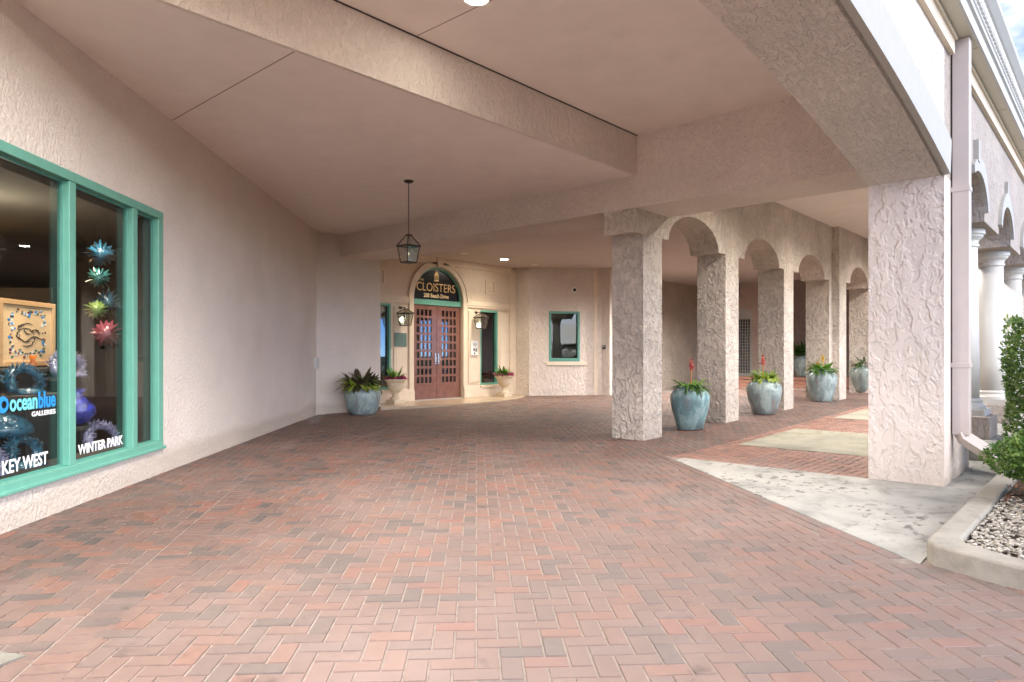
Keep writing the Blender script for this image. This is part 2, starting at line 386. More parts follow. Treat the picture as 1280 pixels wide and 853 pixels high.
M['aglass5'] = plain('cobalt art glass', (.02,.03,.28), .06, var=.7, vs=16, coat=1, bump=.9, bs=45)
M['aglass6'] = plain('violet grey art glass', (.22,.20,.32), .1, var=.5, vs=22, coat=1, bump=.9, bs=45)
M['mat'] = plain('picture mount', (.72,.48,.27), .7)
M['pframe'] = plain('blond wood frame', (.58,.34,.17), .45, var=.1, vs=20)
M['vinylw'] = plain('white vinyl lettering', (.82,.82,.82), .5)
M['vinyla'] = plain('aqua vinyl lettering', (.16,.62,.72), .5)
M['vinylb'] = plain('blue vinyl lettering', (.02,.25,.62), .5)
M['ink'] = plain('black ink', (.02,.017,.015), .6)
M['lobby'] = plain('lobby wall', (.16,.085,.05), .7, var=.15, vs=2)
M['lobbyc'] = plain('lobby ceiling', (.30,.24,.14), .7)
M['darkwood'] = plain('dark cabinet wood', (.07,.022,.014), .4, var=.25, vs=5)
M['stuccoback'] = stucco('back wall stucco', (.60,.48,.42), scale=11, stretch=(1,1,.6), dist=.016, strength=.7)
M['stuccodark'] = stucco('shaded wall stucco', (.30,.235,.215), scale=11, stretch=(1,1,.6), dist=.016, strength=.7)  # darker copy of the back wall stucco, its shade put into the colour
M['roofm'] = plain('roof membrane', (.45,.43,.40), .9)
M['bark'] = plain('tree bark', (.14,.11,.08), .9, var=.3, vs=12, bump=.6, bs=30)

# ------------------------------------------------------------------ camera
cam = bpy.data.cameras.new('camera'); co = bpy.data.objects.new('camera', cam); COL.objects.link(co)
co.location = (0, 0, 1.34); co.rotation_euler = (R(90), 0, R(42))
cam.sensor_width = 36; cam.lens = 850/1280*36; cam.shift_y = (443-426.5)/1280; cam.clip_end = 2000; cam.clip_start = .05
S.camera = co

# ------------------------------------------------------------------ ground, paving
mb = MB(); mb.box(-300, 300, -300, 300, -.6, -.06); struct(mb, 'ground', M['lawn'])
def sheet(x0, x1, y0, y1, dz, nx=24, ny=40):
    vs = []; fs = []
    for j in range(ny+1):
        for i in range(nx+1):
            x = x0 + (x1-x0)*i/nx; y = y0 + (y1-y0)*j/ny
            vs.append((x, y, G(x, y) + dz))
    for j in range(ny):
        for i in range(nx):
            a = j*(nx+1)+i; fs.append((a, a+1, a+nx+2, a+nx+1))
    return vs, fs
mb = MB(); mb.add(*sheet(-16, 3.2, -6, 26, -.006, 60, 100)); struct(mb, 'paving_bed', M['mortar'], recalc=False)

r2 = 2 ** -.5
Ld = Vector((-r2, r2)); Nn = Vector((-r2, -r2)); O2 = Vector((-2.5, -2.5))   # gallery-wall frame
def sn(x, y): v = Vector((x, y)) - O2; return v.dot(Ld), v.dot(Nn)
# soldier course: a slightly skewed band near the gallery wall
SA = Vector((2.9, -1.73)); SB = Vector((5.7, -1.37)); sd = (SB-SA).normalized(); sp_ = Vector((-sd.y, sd.x))
def band(x, y):
    s, n = sn(x, y); v = Vector((s, n)) - SA; return v.dot(sd), v.dot(sp_)   # along, across (+ towards the wall)
CA = Vector((-4.22, 7.78)); CB = Vector((-.97, 4.97)); cd = (CB-CA).normalized(); cn = Vector((cd.y, -cd.x))   # concrete edge; cn points to the drive
if cn.dot(Vector((-4, 3)) - CA) < 0: cn = -cn
def edge(x, y): v = Vector((x, y)) - CA; return v.dot(cd), v.dot(cn)
def in_conc(x, y):
    a, c = edge(x, y)
    return c < 0 and y < 8.0 and -4.3 < x < -.96
def in_walk(x, y): return x > -4.42 and y > 7.98
def in_bed(x, y): return x > -.96 and y > 5.0
PITCH = .1015
def brick(mb, c, ux, uy, hl, hw, h=0.0):
    """one chamfered paver: c centre, ux along, uy across"""
    tilt = (random.uniform(-.0012, .0012), random.uniform(-.0012, .0012)); dz = random.uniform(-.0008, .0008) + h
    vs = []
    for (kl, kw, z) in ((1,1,-.008), (.0,.0,0)):
        for sx, sy in ((-1,-1), (1,-1), (1,1), (-1,1)):
            if z < 0: a, b = hl, hw
            else: a, b = hl-.0035, hw-.0035
            p = c + ux*(sx*a) + uy*(sy*b)
            vs.append((p.x, p.y, G(p.x, p.y) + (z if z < 0 else dz + tilt[0]*sx + tilt[1]*sy)))
    mb.add(vs, [(4,5,6,7), (0,1,5,4), (1,2,6,5), (2,3,7,6), (3,0,4,7)])
def herring(mb, org, ux, uy, rng, test):
    g = .0035
    def place(c, a, b):
        p, q = c - a*(PITCH*.5), c + a*(PITCH*.5)
        tp, tq = test(p.x, p.y), test(q.x, q.y)
        if tp and tq: brick(mb, c, a, b, PITCH-g, PITCH/2-g)
        elif tp or tq: brick(mb, p if tp else q, a, b, PITCH/2-g, PITCH/2-g, -.0015)     # cut paver at a border
    for j in range(-rng, rng):
        for i in range(-rng, rng):
            k = (i - j) % 4
            if k == 0:
                c = org + ux*((i+1)*PITCH) + uy*((j+.5)*PITCH)
                place(c, ux, uy)
            elif k == 3:
                c = org + ux*((i+.5)*PITCH) + uy*((j+1)*PITCH)
                place(c, uy, ux)
def inside_drive(x, y):
    s, n = sn(x, y)
    if n > .12: return False
    if x < -14.0 or y < -3.4 or x > 3.0: return False
    if x < -5.6 and y > 23: return False
    if y > 24: return False
    if y > 9 and x < -5.6 and y > 21.5: return False
    return True
def test_main(x, y):
    if not inside_drive(x, y): return False
    a, c = band(x, y)
    if c > -.056: return False
    if in_walk(x, y) or in_conc(x, y) or in_bed(x, y): return False
    a, c = edge(x, y)
    if -1.2 < a < 4.3 and 0 < c < .185 and y < 8.3 and not in_bed(x, y): return False
    return True
mb = MB(); v_lat = Vector((r2, r2)); v_tow = Vector((r2, -r2))
herring(mb, Vector((-6, 6)), v_lat, v_tow, 135, test_main)
# courses along the apron's edge
for row in range(2):
    for i in range(-6, 21):
        a = (i + .5*row) * .203; c = CA + cd*a + cn*(.055 + row*PITCH)
        if in_bed(c.x, c.y) or in_walk(c.x, c.y) or (c.x > -.98 and c.y > 4.95): continue
        brick(mb, c, cd, cn, .0975, .047)
# soldier course
w3 = lambda p: O2 + Ld*p.x + Nn*p.y
bs_ = (w3(SA+sd) - w3(SA)).normalized(); bp_ = (w3(SA+sp_) - w3(SA)).normalized()
for i in range(-40, 105):
    c = w3(SA) + bs_*(i*PITCH)
    if inside_drive(c.x, c.y): brick(mb, c, bp_, bs_, .0985, .047)
# field between the soldier course and the gallery wall
herring(mb, w3(SA) + bp_*.104, bs_, bp_, 110, lambda x, y: inside_drive(x, y) and band(x, y)[1] > .056 and sn(x, y)[0] < 14 and band(x, y)[1] < 3)
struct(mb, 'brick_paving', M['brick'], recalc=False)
# walkway paving with a stretcher border and concrete insets
INS = [(-4.22, -2.25, 9.62, 11.98), (-4.22, -2.25, 14.0, 16.25), (-4.22, -2.25, 18.25, 20.5)]
def test_walk(x, y):
    if not in_walk(x, y) or x > -2.02 or x < -4.33 or y > 25: return False
    return not any(a < x < b and c < y < d for a, b, c, d in INS)
mb = MB(); herring(mb, Vector((-3.3, 14)), Vector((1, 0)), Vector((0, -1)), 118, test_walk)
for i in range(84):
    c = Vector((-4.372, 8.1 + i*.203)); brick(mb, c, Vector((0,1)), Vector((1,0)), .0975, .046)
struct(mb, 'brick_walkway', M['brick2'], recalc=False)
for a, b, c, d in INS:
    mb = MB(); mb.add(*sheet(a+.01, b-.01, c+.01, d-.01, .004, 4, 8)); struct(mb, 'concrete_walkway', M['concy'], recalc=False)
# apron: flush concrete between drive, walkway and planting bed
mb = MB()
def apron(pts):
    n = len(pts); mb.add([(x, y, G(x, y)+.003) for x, y in pts] + [(x, y, -.05) for x, y in pts], [tuple(range(n))] + [(i, (i+1) % n, n+(i+1) % n, n+i) for i in range(n)])
apron([(CA.x, CA.y), (-.97, 4.97), (-.97, 8.0), (-4.22, 8.0)])
apron([(-2.0, 8.003), (-.97, 8.003), (-.97, 10.1), (-2.0, 10.1)])
struct(mb, 'pavement', M['conc'])
mb = MB(); mb.box(-2.2, -.97, 10.1, 40, -.1, .2); struct(mb, 'raised_pavement', M['conc'], bevel=.01)
mb = MB(); mb.add([(x, y, z) for z in (.006, -.05) for x, y in ((-3.80, .70), (-3.62, .80), (-3.57, .62), (-4.1, .2), (-4.6, .4))], [(0,1,2,3,4), (0,5,6,1), (1,6,7,2), (2,7,8,3), (3,8,9,4), (4,9,5,0)]); struct(mb, 'pavement', M['kerbold'])
# street side beyond the frame
mb = MB(); mb.box(3.2, 6.2, -60, 80, -.2, .0); struct(mb, 'sidewalk', M['walkc'])
mb = MB(); mb.box(-3, 3.2, -60, -6, -.2, -.004); struct(mb, 'pavement', M['walkc'])
mb = MB(); mb.box(6.2, 6.4, -60, 80, -.2, .004); mb.box(15.6, 15.8, -60, 80, -.2, .004); struct(mb, 'kerb', M['kerb'])
mb = MB(); mb.box(6.4, 15.6, -60, 80, -.3, -.04); struct(mb, 'road', M['asphalt'])
mb = MB()
for i in range(-12, 20): mb.box(10.94, 11.06, i*4, i*4+2, -.05, -.036)
struct(mb, 'road_marking', M['trim'])
mb = MB(); mb.box(15.8, 19, -60, 80, -.2, 0); struct(mb, 'sidewalk', M['walkc'])

# planting bed kerb
mb = MB()
prof = [(-.96, 30), (-.96, 5.12), (-.9, 5.0), (-.62, 4.86), (-.2, 4.72), (.5, 4.6), (3.0, 4.5), (3.0, 4.67), (.52, 4.78), (-.16, 4.9), (-.5, 5.02), (-.74, 5.16), (-.79, 5.3), (-.79, 30)]
mb.ext(prof, [], -.1, .135, lambda u, v, w: (u, v, w)); kerb = struct(mb, 'kerb', M['kerb'], bevel=.018)
mb = MB(); mb.add([(-.80, 5.1, .075), (3, 4.6, .075), (3, 30, .075), (-.80, 30, .075)], [(0,1,2,3)]); struct(mb, 'soil_bed', M['soil'], recalc=False)

# ------------------------------------------------------------------ ceilings and roof
ZL, ZR, ZB, ZI, ZIR = 4.06, 4.66, 3.57, 4.0, 4.58
YB0, YB1 = 8.93, 9.95; XA = -5.52
idm = lambda u, v, w: (u, v, w)
mb = MB(); mb.ext([(-1.9, -3.4), (-5.53, -3.4), (-5.53, 8.95), (-13.6, 8.95), (-13.6, 8.2), (-2.2, -3.1)], [], ZL, ZL+.12, idm); struct(mb, 'ceiling', M['ceiling'])
mb = MB(); mb.box(-5.6, -1.6, -5, 8.95, ZR, ZR+.12); struct(mb, 'ceiling', M['ceiling'])
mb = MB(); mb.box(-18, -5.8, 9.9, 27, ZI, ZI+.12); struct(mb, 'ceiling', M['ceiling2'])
mb = MB(); mb.box(-5.8, -1.7, 9.9, 27, ZIR, ZIR+.12); struct(mb, 'ceiling', M['ceiling'])
# control joints in the plaster
mb = MB(); mb.box(-8.22, -5.535, 3.225, 3.239, ZL-.002, ZL+.01); struct(mb, 'ceiling_joint', M['seam'])
mb = MB(); mb.box(-5.5, -2.0, 4.60, 4.614, ZR-.002, ZR+.01); struct(mb, 'ceiling_joint', M['seam'])
mb = MB(); mb.box(-40, -1.2, -9.0, 44, 5.02, 5.3); struct(mb, 'roof', M['roofm'])
# building mass behind everything (keeps the sun out)
mb = MB(); mb.box(-40, -39.7, -9, 44, -.1, 5.02); mb.box(-40, -1.5, 43.7, 44, -.1, 5.02); mb.box(-40, -2.1, -9, -8.7, -.1, 5.02)
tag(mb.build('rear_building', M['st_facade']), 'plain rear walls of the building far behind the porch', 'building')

# bulkhead where the ceiling steps up
bh = thing('bulkhead', 'pink stucco bulkhead where the porch ceiling steps up', 'bulkhead')
mb = MB(); mb.box(-5.535, -5.49, -4, 8.94, ZL-.003, ZR+.05); mb.build('face', M['st_beam'], bh)
mb = MB(); mb.box(-5.493, -5.484, -4, 8.93, ZR-.016, ZR+.01); mb.build('shadow_gap', M['gap'], bh)

bm_ = thing('ceiling_beam', 'broad pink stucco beam crossing the porch above the first pillar', 'beam', (-9, YB0, ZB))
mb = MB(); mb.box(-13.45+9, -1.9+9, 0, YB1-YB0, 0, 1.3); mb.build('beam', M['st_beam'], bm_)

# ------------------------------------------------------------------ gallery wall (left)
gw = thing('gallery_wall', 'long pink stucco wall with the teal framed shop window', 'wall', (-2.5, -2.5, 0), R(135))
mb = MB(); loc = lambda u, v, w: (u, w, v)
win = [(3.6, .30), (7.84, .30), (7.84, 2.93), (3.6, 2.93)]
mb.ext([(-.9, -.1), (15.3, -.1), (15.3, 4.9), (-.9, 4.9)], [win], 0, .3, loc); mb.build('wall', M['st_gallery'], gw)
sw = thing('shop_window', 'teal framed shop window with white place names on its panes', 'window', (-2.5, -2.5, 0), R(135))
mb = MB()
mb.box(3.6, 7.84, -.025, .075, 2.845, 2.93); mb.box(3.6, 7.84, -.025, .075, .30, .375); mb.box(7.73, 7.84, -.022, .075, .375, 2.845); mb.box(3.6, 3.7, -.022, .305, .375, 2.845)
mb.box(3.58, 7.86, -.05, .0, .285, .315)
mb.build('frame', M['teal'], sw, bevel=.006)
mb = MB(); mb.box(7.75, 7.835, .077, .31, .30, 2.93); mb.box(3.62, 7.75, .077, .31, 2.855, 2.925); mb.box(3.62, 7.75, .077, .31, .305, .37); mb.build('frame_liner', M['gdark'], sw)
for c in (4.9, 6.13, 7.22):
    mb = MB(); mb.box(c-.047, c+.047, -.018, .09, .375, 2.845); mb.build('mullion', M['teal'], sw, bevel=.005)
for a, b in ((3.7, 4.853), (4.947, 6.083), (6.177, 7.173), (7.267, 7.73)):
    mb = MB(); mb.box(a, b, .062, .070, .375, 2.845); mb.build('pane', M['glass'], sw)
    mb = MB()
    for x0, x1 in ((a, a+.010), (b-.010, b)): mb.box(x0, x1, .042, .062, .375, 2.845)
    mb.box(a+.018, b-.018, .042, .062, .375, .392); mb.box(a+.018, b-.018, .042, .062, 2.827, 2.845)
    mb.build('glazing_bead', M['teald'], sw)
def winText(body, size, mat, s, z, sx, bold=0, space=1.0, name='lettering'):
    o = text(name, body, size, mat, sw, .0015, sx, bold, 'LEFT', space); o.location = (s, .058, z); return o
def fit(o, width):
    xs = [v.co.x for v in o.data.vertices]; k = width/(max(xs)-min(xs)); x0 = min(xs)
    for v in o.data.vertices: v.co.x = (v.co.x - x0)*k
    return o
fit(winText('KEY WEST', .145, M['vinylw'], 5.355, .425, 1, .003), .55)
fit(winText('WINTER PARK', .125, M['vinylw'], 6.34, .43, 1, .003), .78)
fit(winText('ocean', .185, M['vinyla'], 5.44, .90, 1, .004), .33)
fit(winText('blue', .185, M['vinylb'], 5.785, .90, 1, .005), .225)
fit(winText('GALLERIES', .055, M['vinylw'], 5.70, .835, 1, .001), .31)
mb = MB(); mb.ext(arc(5.36, .955, .065, .065, 0, 360, 20)[:-1], [arc(5.375, .955, .03, .03, 0, 360, 14)[:-1]], .056, .059, loc)
mb.build('logo', M['vinylb'], sw)
# room behind the glass
def rbox(name, mat, *b):
    mb = MB(); mb.box(*b); o = struct(mb, name, mat); o.location = (-2.5, -2.5, 0); o.rotation_euler = (0, 0, R(135)); return o
rbox('gallery_floor', M['gfloor'], 2.2, 13, .3, 6.0, -.05, .02)
rbox('gallery_ceiling', M['gceil'], 2.2, 13, .3, 6.0, 3.2, 3.3)
rbox('gallery_rear_wall', M['gdark'], 2.2, 13, 5.0, 5.1, 0, 3.2)
rbox('gallery_bulkhead', M['gwall'], 2.2, 11.2, 4.2, 5.0, 2.35, 3.2)
rbox('gallery_side_wall', M['gdark'], 12.4, 12.5, .3, 5.0, 0, 3.2)
rbox('gallery_side_wall', M['gdark'], 2.2, 2.3, .3, 5.0, 0, 3.2)
rbox('gallery_partition', M['gdark'], 10.2, 10.3, 2.6, 5.0, 0, 2.3)
def spot(name, loc, tgt, power, col, size=60, blend=.6, r=.08):
    l = bpy.data.lights.new(name, 'SPOT'); l.energy = power; l.color = col; l.spot_size = R(size); l.spot_blend = blend; l.shadow_soft_size = r
    o = bpy.data.objects.new(name, l); COL.objects.link(o); o.location = loc
    o.rotation_euler = (Vector(tgt) - Vector(loc)).to_track_quat('-Z', 'Y').to_euler(); return o
def wp(s, n, z): p = O2 + Ld*s + Nn*n; return (p.x, p.y, z)
spot('gallery_spot', wp(8.6, 3.0, 3.1), wp(8.9, 4.4, 2.4), 95, (1, .72, .40), 85)
spot('gallery_spot', wp(6.8, .7, 3.1), wp(7.1, 1.1, 1.4), 17, (1, .82, .6), 80)
spot('gallery_spot', wp(6.4, .4, 3.1), wp(6.5, .8, .6), 10, (1, .88, .75), 60)
spot('gallery_spot', wp(7.5, .4, 3.1), wp(7.5, .7, 1.4), 13, (1, .88, .75), 60)

pt = bpy.data.lights.new('gallery_lamp', 'POINT'); pt.energy = 4.5; pt.color = (1, .85, .66); pt.shadow_soft_size = .25
po = bpy.data.objects.new('gallery_lamp', pt); COL.objects.link(po); po.location = wp(8.2, 2.2, 2.6)
# objects in the gallery window (local frame of the wall)
def gth(name, label, cat, s, n, z, group=None): return thing(name, label, cat, wp(s, n, z), R(135), group)
pic = gth('framed_picture', 'framed picture with black strokes and bright dabs behind the shop window', 'picture', 7.16, 1.0, 1.22)
mb = MB(); mb.ext([(-.43, 0), (.43, 0), (.43, .66), (-.43, .66)], [[(-.38, .05), (.38, .05), (.38, .61), (-.38, .61)]], 0, .04, loc); mb.build('frame', M['pframe'], pic, bevel=.004)
mb = MB(); mb.box(-.385, .385, .016, .03, .045, .615); mb.build('mount', M['mat'], pic)
mb = MB(); 
for k in range(150):
    e = random.random()*4; t = random.uniform(-1, 1)
    x, z = [(t*.25, .21), (t*.25, -.2), (-.25, t*.2), (.25, t*.2)][int(e)]
    if random.random() < .3: continue
    x += random.gauss(0, .018); z += random.gauss(0, .018)
    mb.ext(arc(x, .33+z, random.uniform(.008, .022), random.uniform(.006, .016), 0, 360, 7)[:-1], [], .0125, .0158, loc, random.randrange(4))
mb.build('picture_print', [M['aglass4'], M['vinylb'], M['aglass2'], M['white']], pic)
mb = MB()
rq = random.Random(12)
for k in range(9):
    cx, cz = rq.uniform(-.13, .13), .33 + rq.uniform(-.12, .12); rr = rq.uniform(.05, .12); a0 = rq.uniform(0, 6.28); w0 = rq.uniform(.003, .007)
    mb.tube([(cx + rr*1.2*math.cos(a0+t*.22) + .012*math.sin(t*1.7), .013, cz + rr*.7*math.sin(a0+t*.22)) for t in range(12)], [w0*(.4+.6*math.sin(math.pi*t/11)) for t in range(12)], 6)
mb.build('brush_strokes', M['ink'], pic)
# plinths and counters
def plinth(label, s, n, w, d, h):
    p = gth('display_plinth', label, 'plinth', s, n, .02)
    mb = MB(); mb.box(-w/2+.02, w/2-.02, -d/2+.02, d/2-.02, 0, h-.04); mb.build('body', M['plinth'], p)
    mb = MB(); mb.box(-w/2, w/2, -d/2, d/2, h-.038, h); mb.build('top', M['gdark'], p, bevel=.004)
plinth('tall black plinth under the framed picture', 7.1, 1.05, 1.3, .5, 1.18)
plinth('black plinth under the curled blue wave sculpture', 6.5, .62, .6, .4, .95)
plinth('low black plinth under the domed blue glass form', 6.15, .45, 1.3, .4, .34)
plinth('low black plinth under the cobalt glass bowl', 7.35, .5, .85, .5, .32)
def starburst(label, mat, s, z, n, r):
    r *= 1.15
    o = thing('glass_starburst', label, 'art glass', wp(s, n, z), R(135-56))
    mb = MB(); m = 16; pts = []
    for k in range(m*2):
        a = math.pi*k/m; q = r*(1.0 + random.uniform(-.18, .25)) if k % 2 == 0 else r*.72
        pts.append((math.cos(a)*q, math.sin(a)*q*1.0))
    vs = [(0, -.03, 0), (0, .03, 0)] + [(x, random.uniform(-.03, .03), y) for x, y in pts]
    fs = []
    for k in range(m*2):
        a, b = 2+k, 2+(k+1) % (m*2); fs += [(0, a, b), (1, b, a)]
    mb.add(vs, fs); mb.build('star', M[mat], o, smooth=True)
    mb = MB(); mb.tube([(0, 0, r*.3), (0, 0, 3.19-z)], .0008, 4); mb.build('wire', M['dark'], o)
starburst('blue spiked glass star at the top of the hanging glass stars', 'aglass1', 7.72, 2.44, .6, .135)
starburst('narrow sea green glass star below the topmost blue one', 'aglass2', 7.50, 2.16, .5, .10)
starburst('blue spiked glass star just above the rose red one', 'aglass1', 7.92, 1.93, .62, .13)
starburst('lime green glass star beside the lower blue one', 'aglass3', 7.58, 1.82, .56, .10)
starburst('rose red glass star hanging lowest of the glass stars', 'aglass4', 7.84, 1.57, .6, .14)
def wave(label, mat, s, n, z, r, flip=1, h=1.0):
    o = gth('glass_wave', label, 'art glass', s, n, z)
    mb = MB(); pts = []; rad = []
    for k in range(22):
        t = k/21; a = math.pi*(1.12 - 1.5*t); rr = r*(1 - .42*t)
        pts.append((flip*rr*1.15*math.cos(a), .05*math.sin(t*6), max(.02, r*.55*h + rr*.95*h*math.sin(a)))); rad.append(r*(.24-.17*t)+.008)
    mb.tube(pts, rad, 10)
    for k in range(220):
        i = random.randrange(2, 21); p = Vector(pts[i]); d = Vector((random.gauss(0,1), random.gauss(0,.8), abs(random.gauss(0,1)))).normalized()
        mb.tube([p + d*rad[i]*.7, p + d*(rad[i] + random.uniform(.015, .05))], [.011, .002], 5)
    mb.build('wave', M[mat], o, smooth=True)
    mb = MB(); mb.lathe([(r*.9, 0), (r*.95, .02), (r*.7, .05), (.05, .06)], 20); mb.build('base', M[mat], o, smooth=True)
wave('curled blue glass wave on the plinth below the picture', 'aglass1', 6.52, .62, .97, .17)
wave('big dark blue glass wave low above the first white place name', 'aglass1', 6.12, .42, .36, .22, -1, .8)
wave('violet grey glass wave at the lower left of the shop window', 'aglass6', 5.66, .42, .36, .2, 1, .8)
wave('clear violet glass wave just above the second white place name', 'aglass6', 7.42, .42, .34, .2, 1, .9)
wave('violet blue glass swirl halfway up behind the middle pane', 'aglass6', 7.40, .75, 1.10, .19, 1, .9)
plinth('tall black plinth under the violet blue swirl', 7.40, .85, .5, .35, 1.08)
bw = gth('glass_bowl', 'round cobalt blue glass bowl with a ruffled rim', 'art glass', 7.28, .62, .60)
mb = MB(); mb.lathe([(.06, 0), (.14, .05), (.2, .13), (.19, .2), (.12, .27), (.07, .33), (.11, .38), (.10, .37), (.05, .32)], 24, wob=.06); mb.build('bowl', M['aglass5'], bw, smooth=True)
plinth('black plinth under the cobalt glass bowl', 7.28, .64, .36, .36, .58)
dm = gth('glass_dome', 'domed dark blue glass form behind the first pane', 'art glass', 6.12, .62, .62)
mb = MB(); mb.lathe([(.2, 0), (.28, .04), (.27, .1), (.2, .17), (.1, .21), (.02, .22)], 22, wob=.07); mb.build('dome', M['aglass1'], dm, smooth=True)
plinth('slim black plinth under the domed blue glass form', 6.12, .66, .4, .2, .60)
tb = gth('small_vase', 'small orange glass vase on the gallery shelf', 'vase', 7.05, .9, 1.2)
mb = MB(); mb.lathe([(.03, 0), (.035, .03), (.02, .08), (.035, .13), (.03, .13), (.015, .08)], 14); mb.build('vase', plain('orange glass', (.6, .16, .02), .15), tb, smooth=True)

# short return wall, pot side
rw = thing('return_wall', 'short pink stucco wall behind the potted croton', 'wall', (-13.3, 8.3, 0), R(90))
mb = MB(); mb.box(-.15, 1.74, 0, .8, -.1, 4.9); mb.build('wall', M['st_gallery'], rw)

# ------------------------------------------------------------------ arcade
ar = thing('arcade', 'inner pink stucco arcade with row of square pillars and arches', 'arcade', (XA, 9.16, 0))
def arcade_part(x0, x1, y0, y1, z1, arches, name='arch_wall'):
    out = [(y0, 3.2)]
    for c, hw in arches:
        out += arc(c, 3.2, -hw, .5, 0, 180, 18)
    out += [(y1, 3.2), (y1, z1), (y0, z1)]
    mb = MB(); mb.ext([(a-9.16, b) for a, b in out], [], x0-XA, x1-XA, lambda u, v, w: (w, u, v)); return mb.build(name, M['st_arcade'], ar)
arcade_part(-6.09, XA, YB0+.004, 18.34, 4.9, [(10.87, .92), (13.83, .90), (16.8, .90)])
arcade_part(-5.93, -5.36, 18.34, 26, 4.9, [(20.1, .85), (23.0, .85)])
for y0, dx in ((9.16, 0), (12.08, 0), (15.0, 0), (18.06, .16), (21.2, .16), (24.1, .16)):
    mb = MB(); y1 = y0 + (.57 if dx == 0 else .85)
    if dx and y0 < 19: mb.box(-.57, 0, y0-9.16, y0-9.16+.28, -.1, 3.2); mb.box(-.57+.16, .16, y0-9.16+.28, y1-9.16, -.1, 3.2)
    else: mb.box(-.57+dx, dx, y0-9.16, y1-9.16, -.1, 3.2)
    mb.build('pillar', M['st_arcade'], ar)

# ------------------------------------------------------------------ street facade with the big arch
XI, XO = -2.05, -1.35
fc = thing('street_facade', 'outer stucco facade with the big arch, white trim and cornice', 'facade', (XO, 8.75, 0))
Y0 = -9.0; PY0, PY1 = 8.02, 9.47
big = [(PY0, -.1)] + [(PY0 - 11.6*i/48, 3.15 + .54*(1 - ((PY0 - 11.6*i/48 - 2.22)/5.8)**2)) for i in range(49)] + [(PY0-11.6, -.1)]
EXT = [9.99 + 2.74*k for k in range(11)]
out = [(Y0, -.1), (PY0-11.6, -.1)] + big[1:-1][::-1] + [(PY0, -.1), (PY1, -.1), (PY1, 3.07)]
for c in EXT:
    pts = [(y, z) for y, z in arc(c, 3.07, -.69, .49, 0, 180, 16)]
    if c == EXT[0]: pts = [p for p in pts if p[0] > PY1+.01]; pts[0] = (PY1, pts[0][1])
    out += pts
out += [(42, 3.07), (42, 4.98), (Y0, 4.98)]
# drop the doubled point at the pier top
res = []
for p in out:
    if not res or (abs(p[0]-res[-1][0]) + abs(p[1]-res[-1][1])) > 1e-4: res.append(p)
fmap = lambda u, v, w: (w - XO, u - 8.75, v)
# three pieces so that the near pier and the arch keep their own stucco
def piece(pts, name, mat, a=XI, b=XO, par=fc): mb = MB(); mb.ext(pts, [], a, b, fmap); return mb.build(name, mat, par)
archpts = [(y, z) for y, z in big[1:-1]]
piece([(PY0-11.6, 3.15)] + archpts[::-1][1:-1] + [(PY0, 3.15), (PY0, 4.98), (PY0-11.6, 4.98)], 'arch_wall', M['st_arch'])
piece([(PY0, -.1), (PY1, -.1), (PY1, 3.152), (PY0, 3.152)], 'pier', M['st_pier'])
piece([(Y0, -.1), (PY0-11.6, -.1), (PY0-11.6, 4.98), (Y0, 4.98)], 'pier', M['st_pier'])
rest = [(PY0, 3.152), (PY1, 3.152)]
for c in EXT:
    pts = arc(c, 3.07, -.69, .49, 0, 180, 16)
    if c == EXT[0]: pts = [p for p in pts if p[0] > PY1+.02 and p[1] > 3.16 or p[0] > c]
    rest += pts
rest += [(42, 3.07), (42, 4.98), (PY0, 4.98)]
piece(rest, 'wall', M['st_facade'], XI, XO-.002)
# trim bands
def band_trim(inner, w0, w1, t=.05, spike=False):
    n = len(inner); outer = []
    for i, (y, z) in enumerate(inner):
        a = inner[max(i-1, 0)]; b = inner[min(i+1, n-1)]
        tx, tz = b[0]-a[0], b[1]-a[1]; l = math.hypot(tx, tz); nx, nz = -tz/l, tx/l
        if nz < 0: nx, nz = -nx, -nz
        k = 1 - abs(2*i/(n-1) - 1); w = w0 + (w1-w0)*k
        outer.append((y + nx*w, z + nz*w))
    if spike:
        m = n//2; y, z = outer[m]; outer[m] = (y, z+.02); outer[m:m+1] = [(y-.06, z), (y-.05, z+.17), (y+.05, z+.17), (y+.06, z)]
    return inner + outer[::-1]
o = piece(band_trim(archpts, .36, .36), 'arch_trim', M['trim'], XO-.03, XO+.055)
for c in EXT:
    inner = arc(c, 3.07, -.692, .492, 0, 180, 16)
    if c == EXT[0]: inner = [p for p in inner if p[0] > PY1+.05]
    inner = inner[:-1] if c == EXT[0] else inner[1:-1]
    piece(band_trim(inner, .10, .22, spike=(c != EXT[0])), 'arch_trim', M['trim'], XO-.05, XO+.045)
mb = MB(); mb.box(-.055, .055, 9.80-8.75, 9.92-8.75, 3.66, 3.92); mb.build('keystone', M['trim'], fc)
# eave: bed moulding, soffit, fascia, egg ornament, crown
mb = MB(); mb.box(-.01, .05, Y0-8.75, 8.28-8.75, 4.44, 4.62); mb.box(-.01, .05, 8.56-8.75, 33, 4.44, 4.62); mb.box(-.01, .075, Y0-8.75, 8.28-8.75, 4.58, 4.625); mb.box(-.01, .075, 8.56-8.75, 33, 4.58, 4.625)
mb.build('bed_moulding', M['mould'], fc)
mb = MB(); mb.box(-.3, .215, Y0-8.75, 34, 4.622, 4.66); mb.build('soffit', M['cream'], fc)
mb = MB()
for k in range(-1, 7):
    mb = MB(); mb.box(.0, .213, k*2.44-.004, k*2.44+.004, 4.6195, 4.63); mb.build('soffit_seam', M['seam'], fc)
mb = MB()
pr = [(.19, 4.655), (.19, 4.615), (.222, 4.615), (.222, 4.74), (.25, 4.75), (.25, 4.79), (.265, 4.80), (.265, 4.965), (.30, 4.985), (.36, 5.04), (.36, 5.10), (.1, 5.10), (.1, 4.655)]
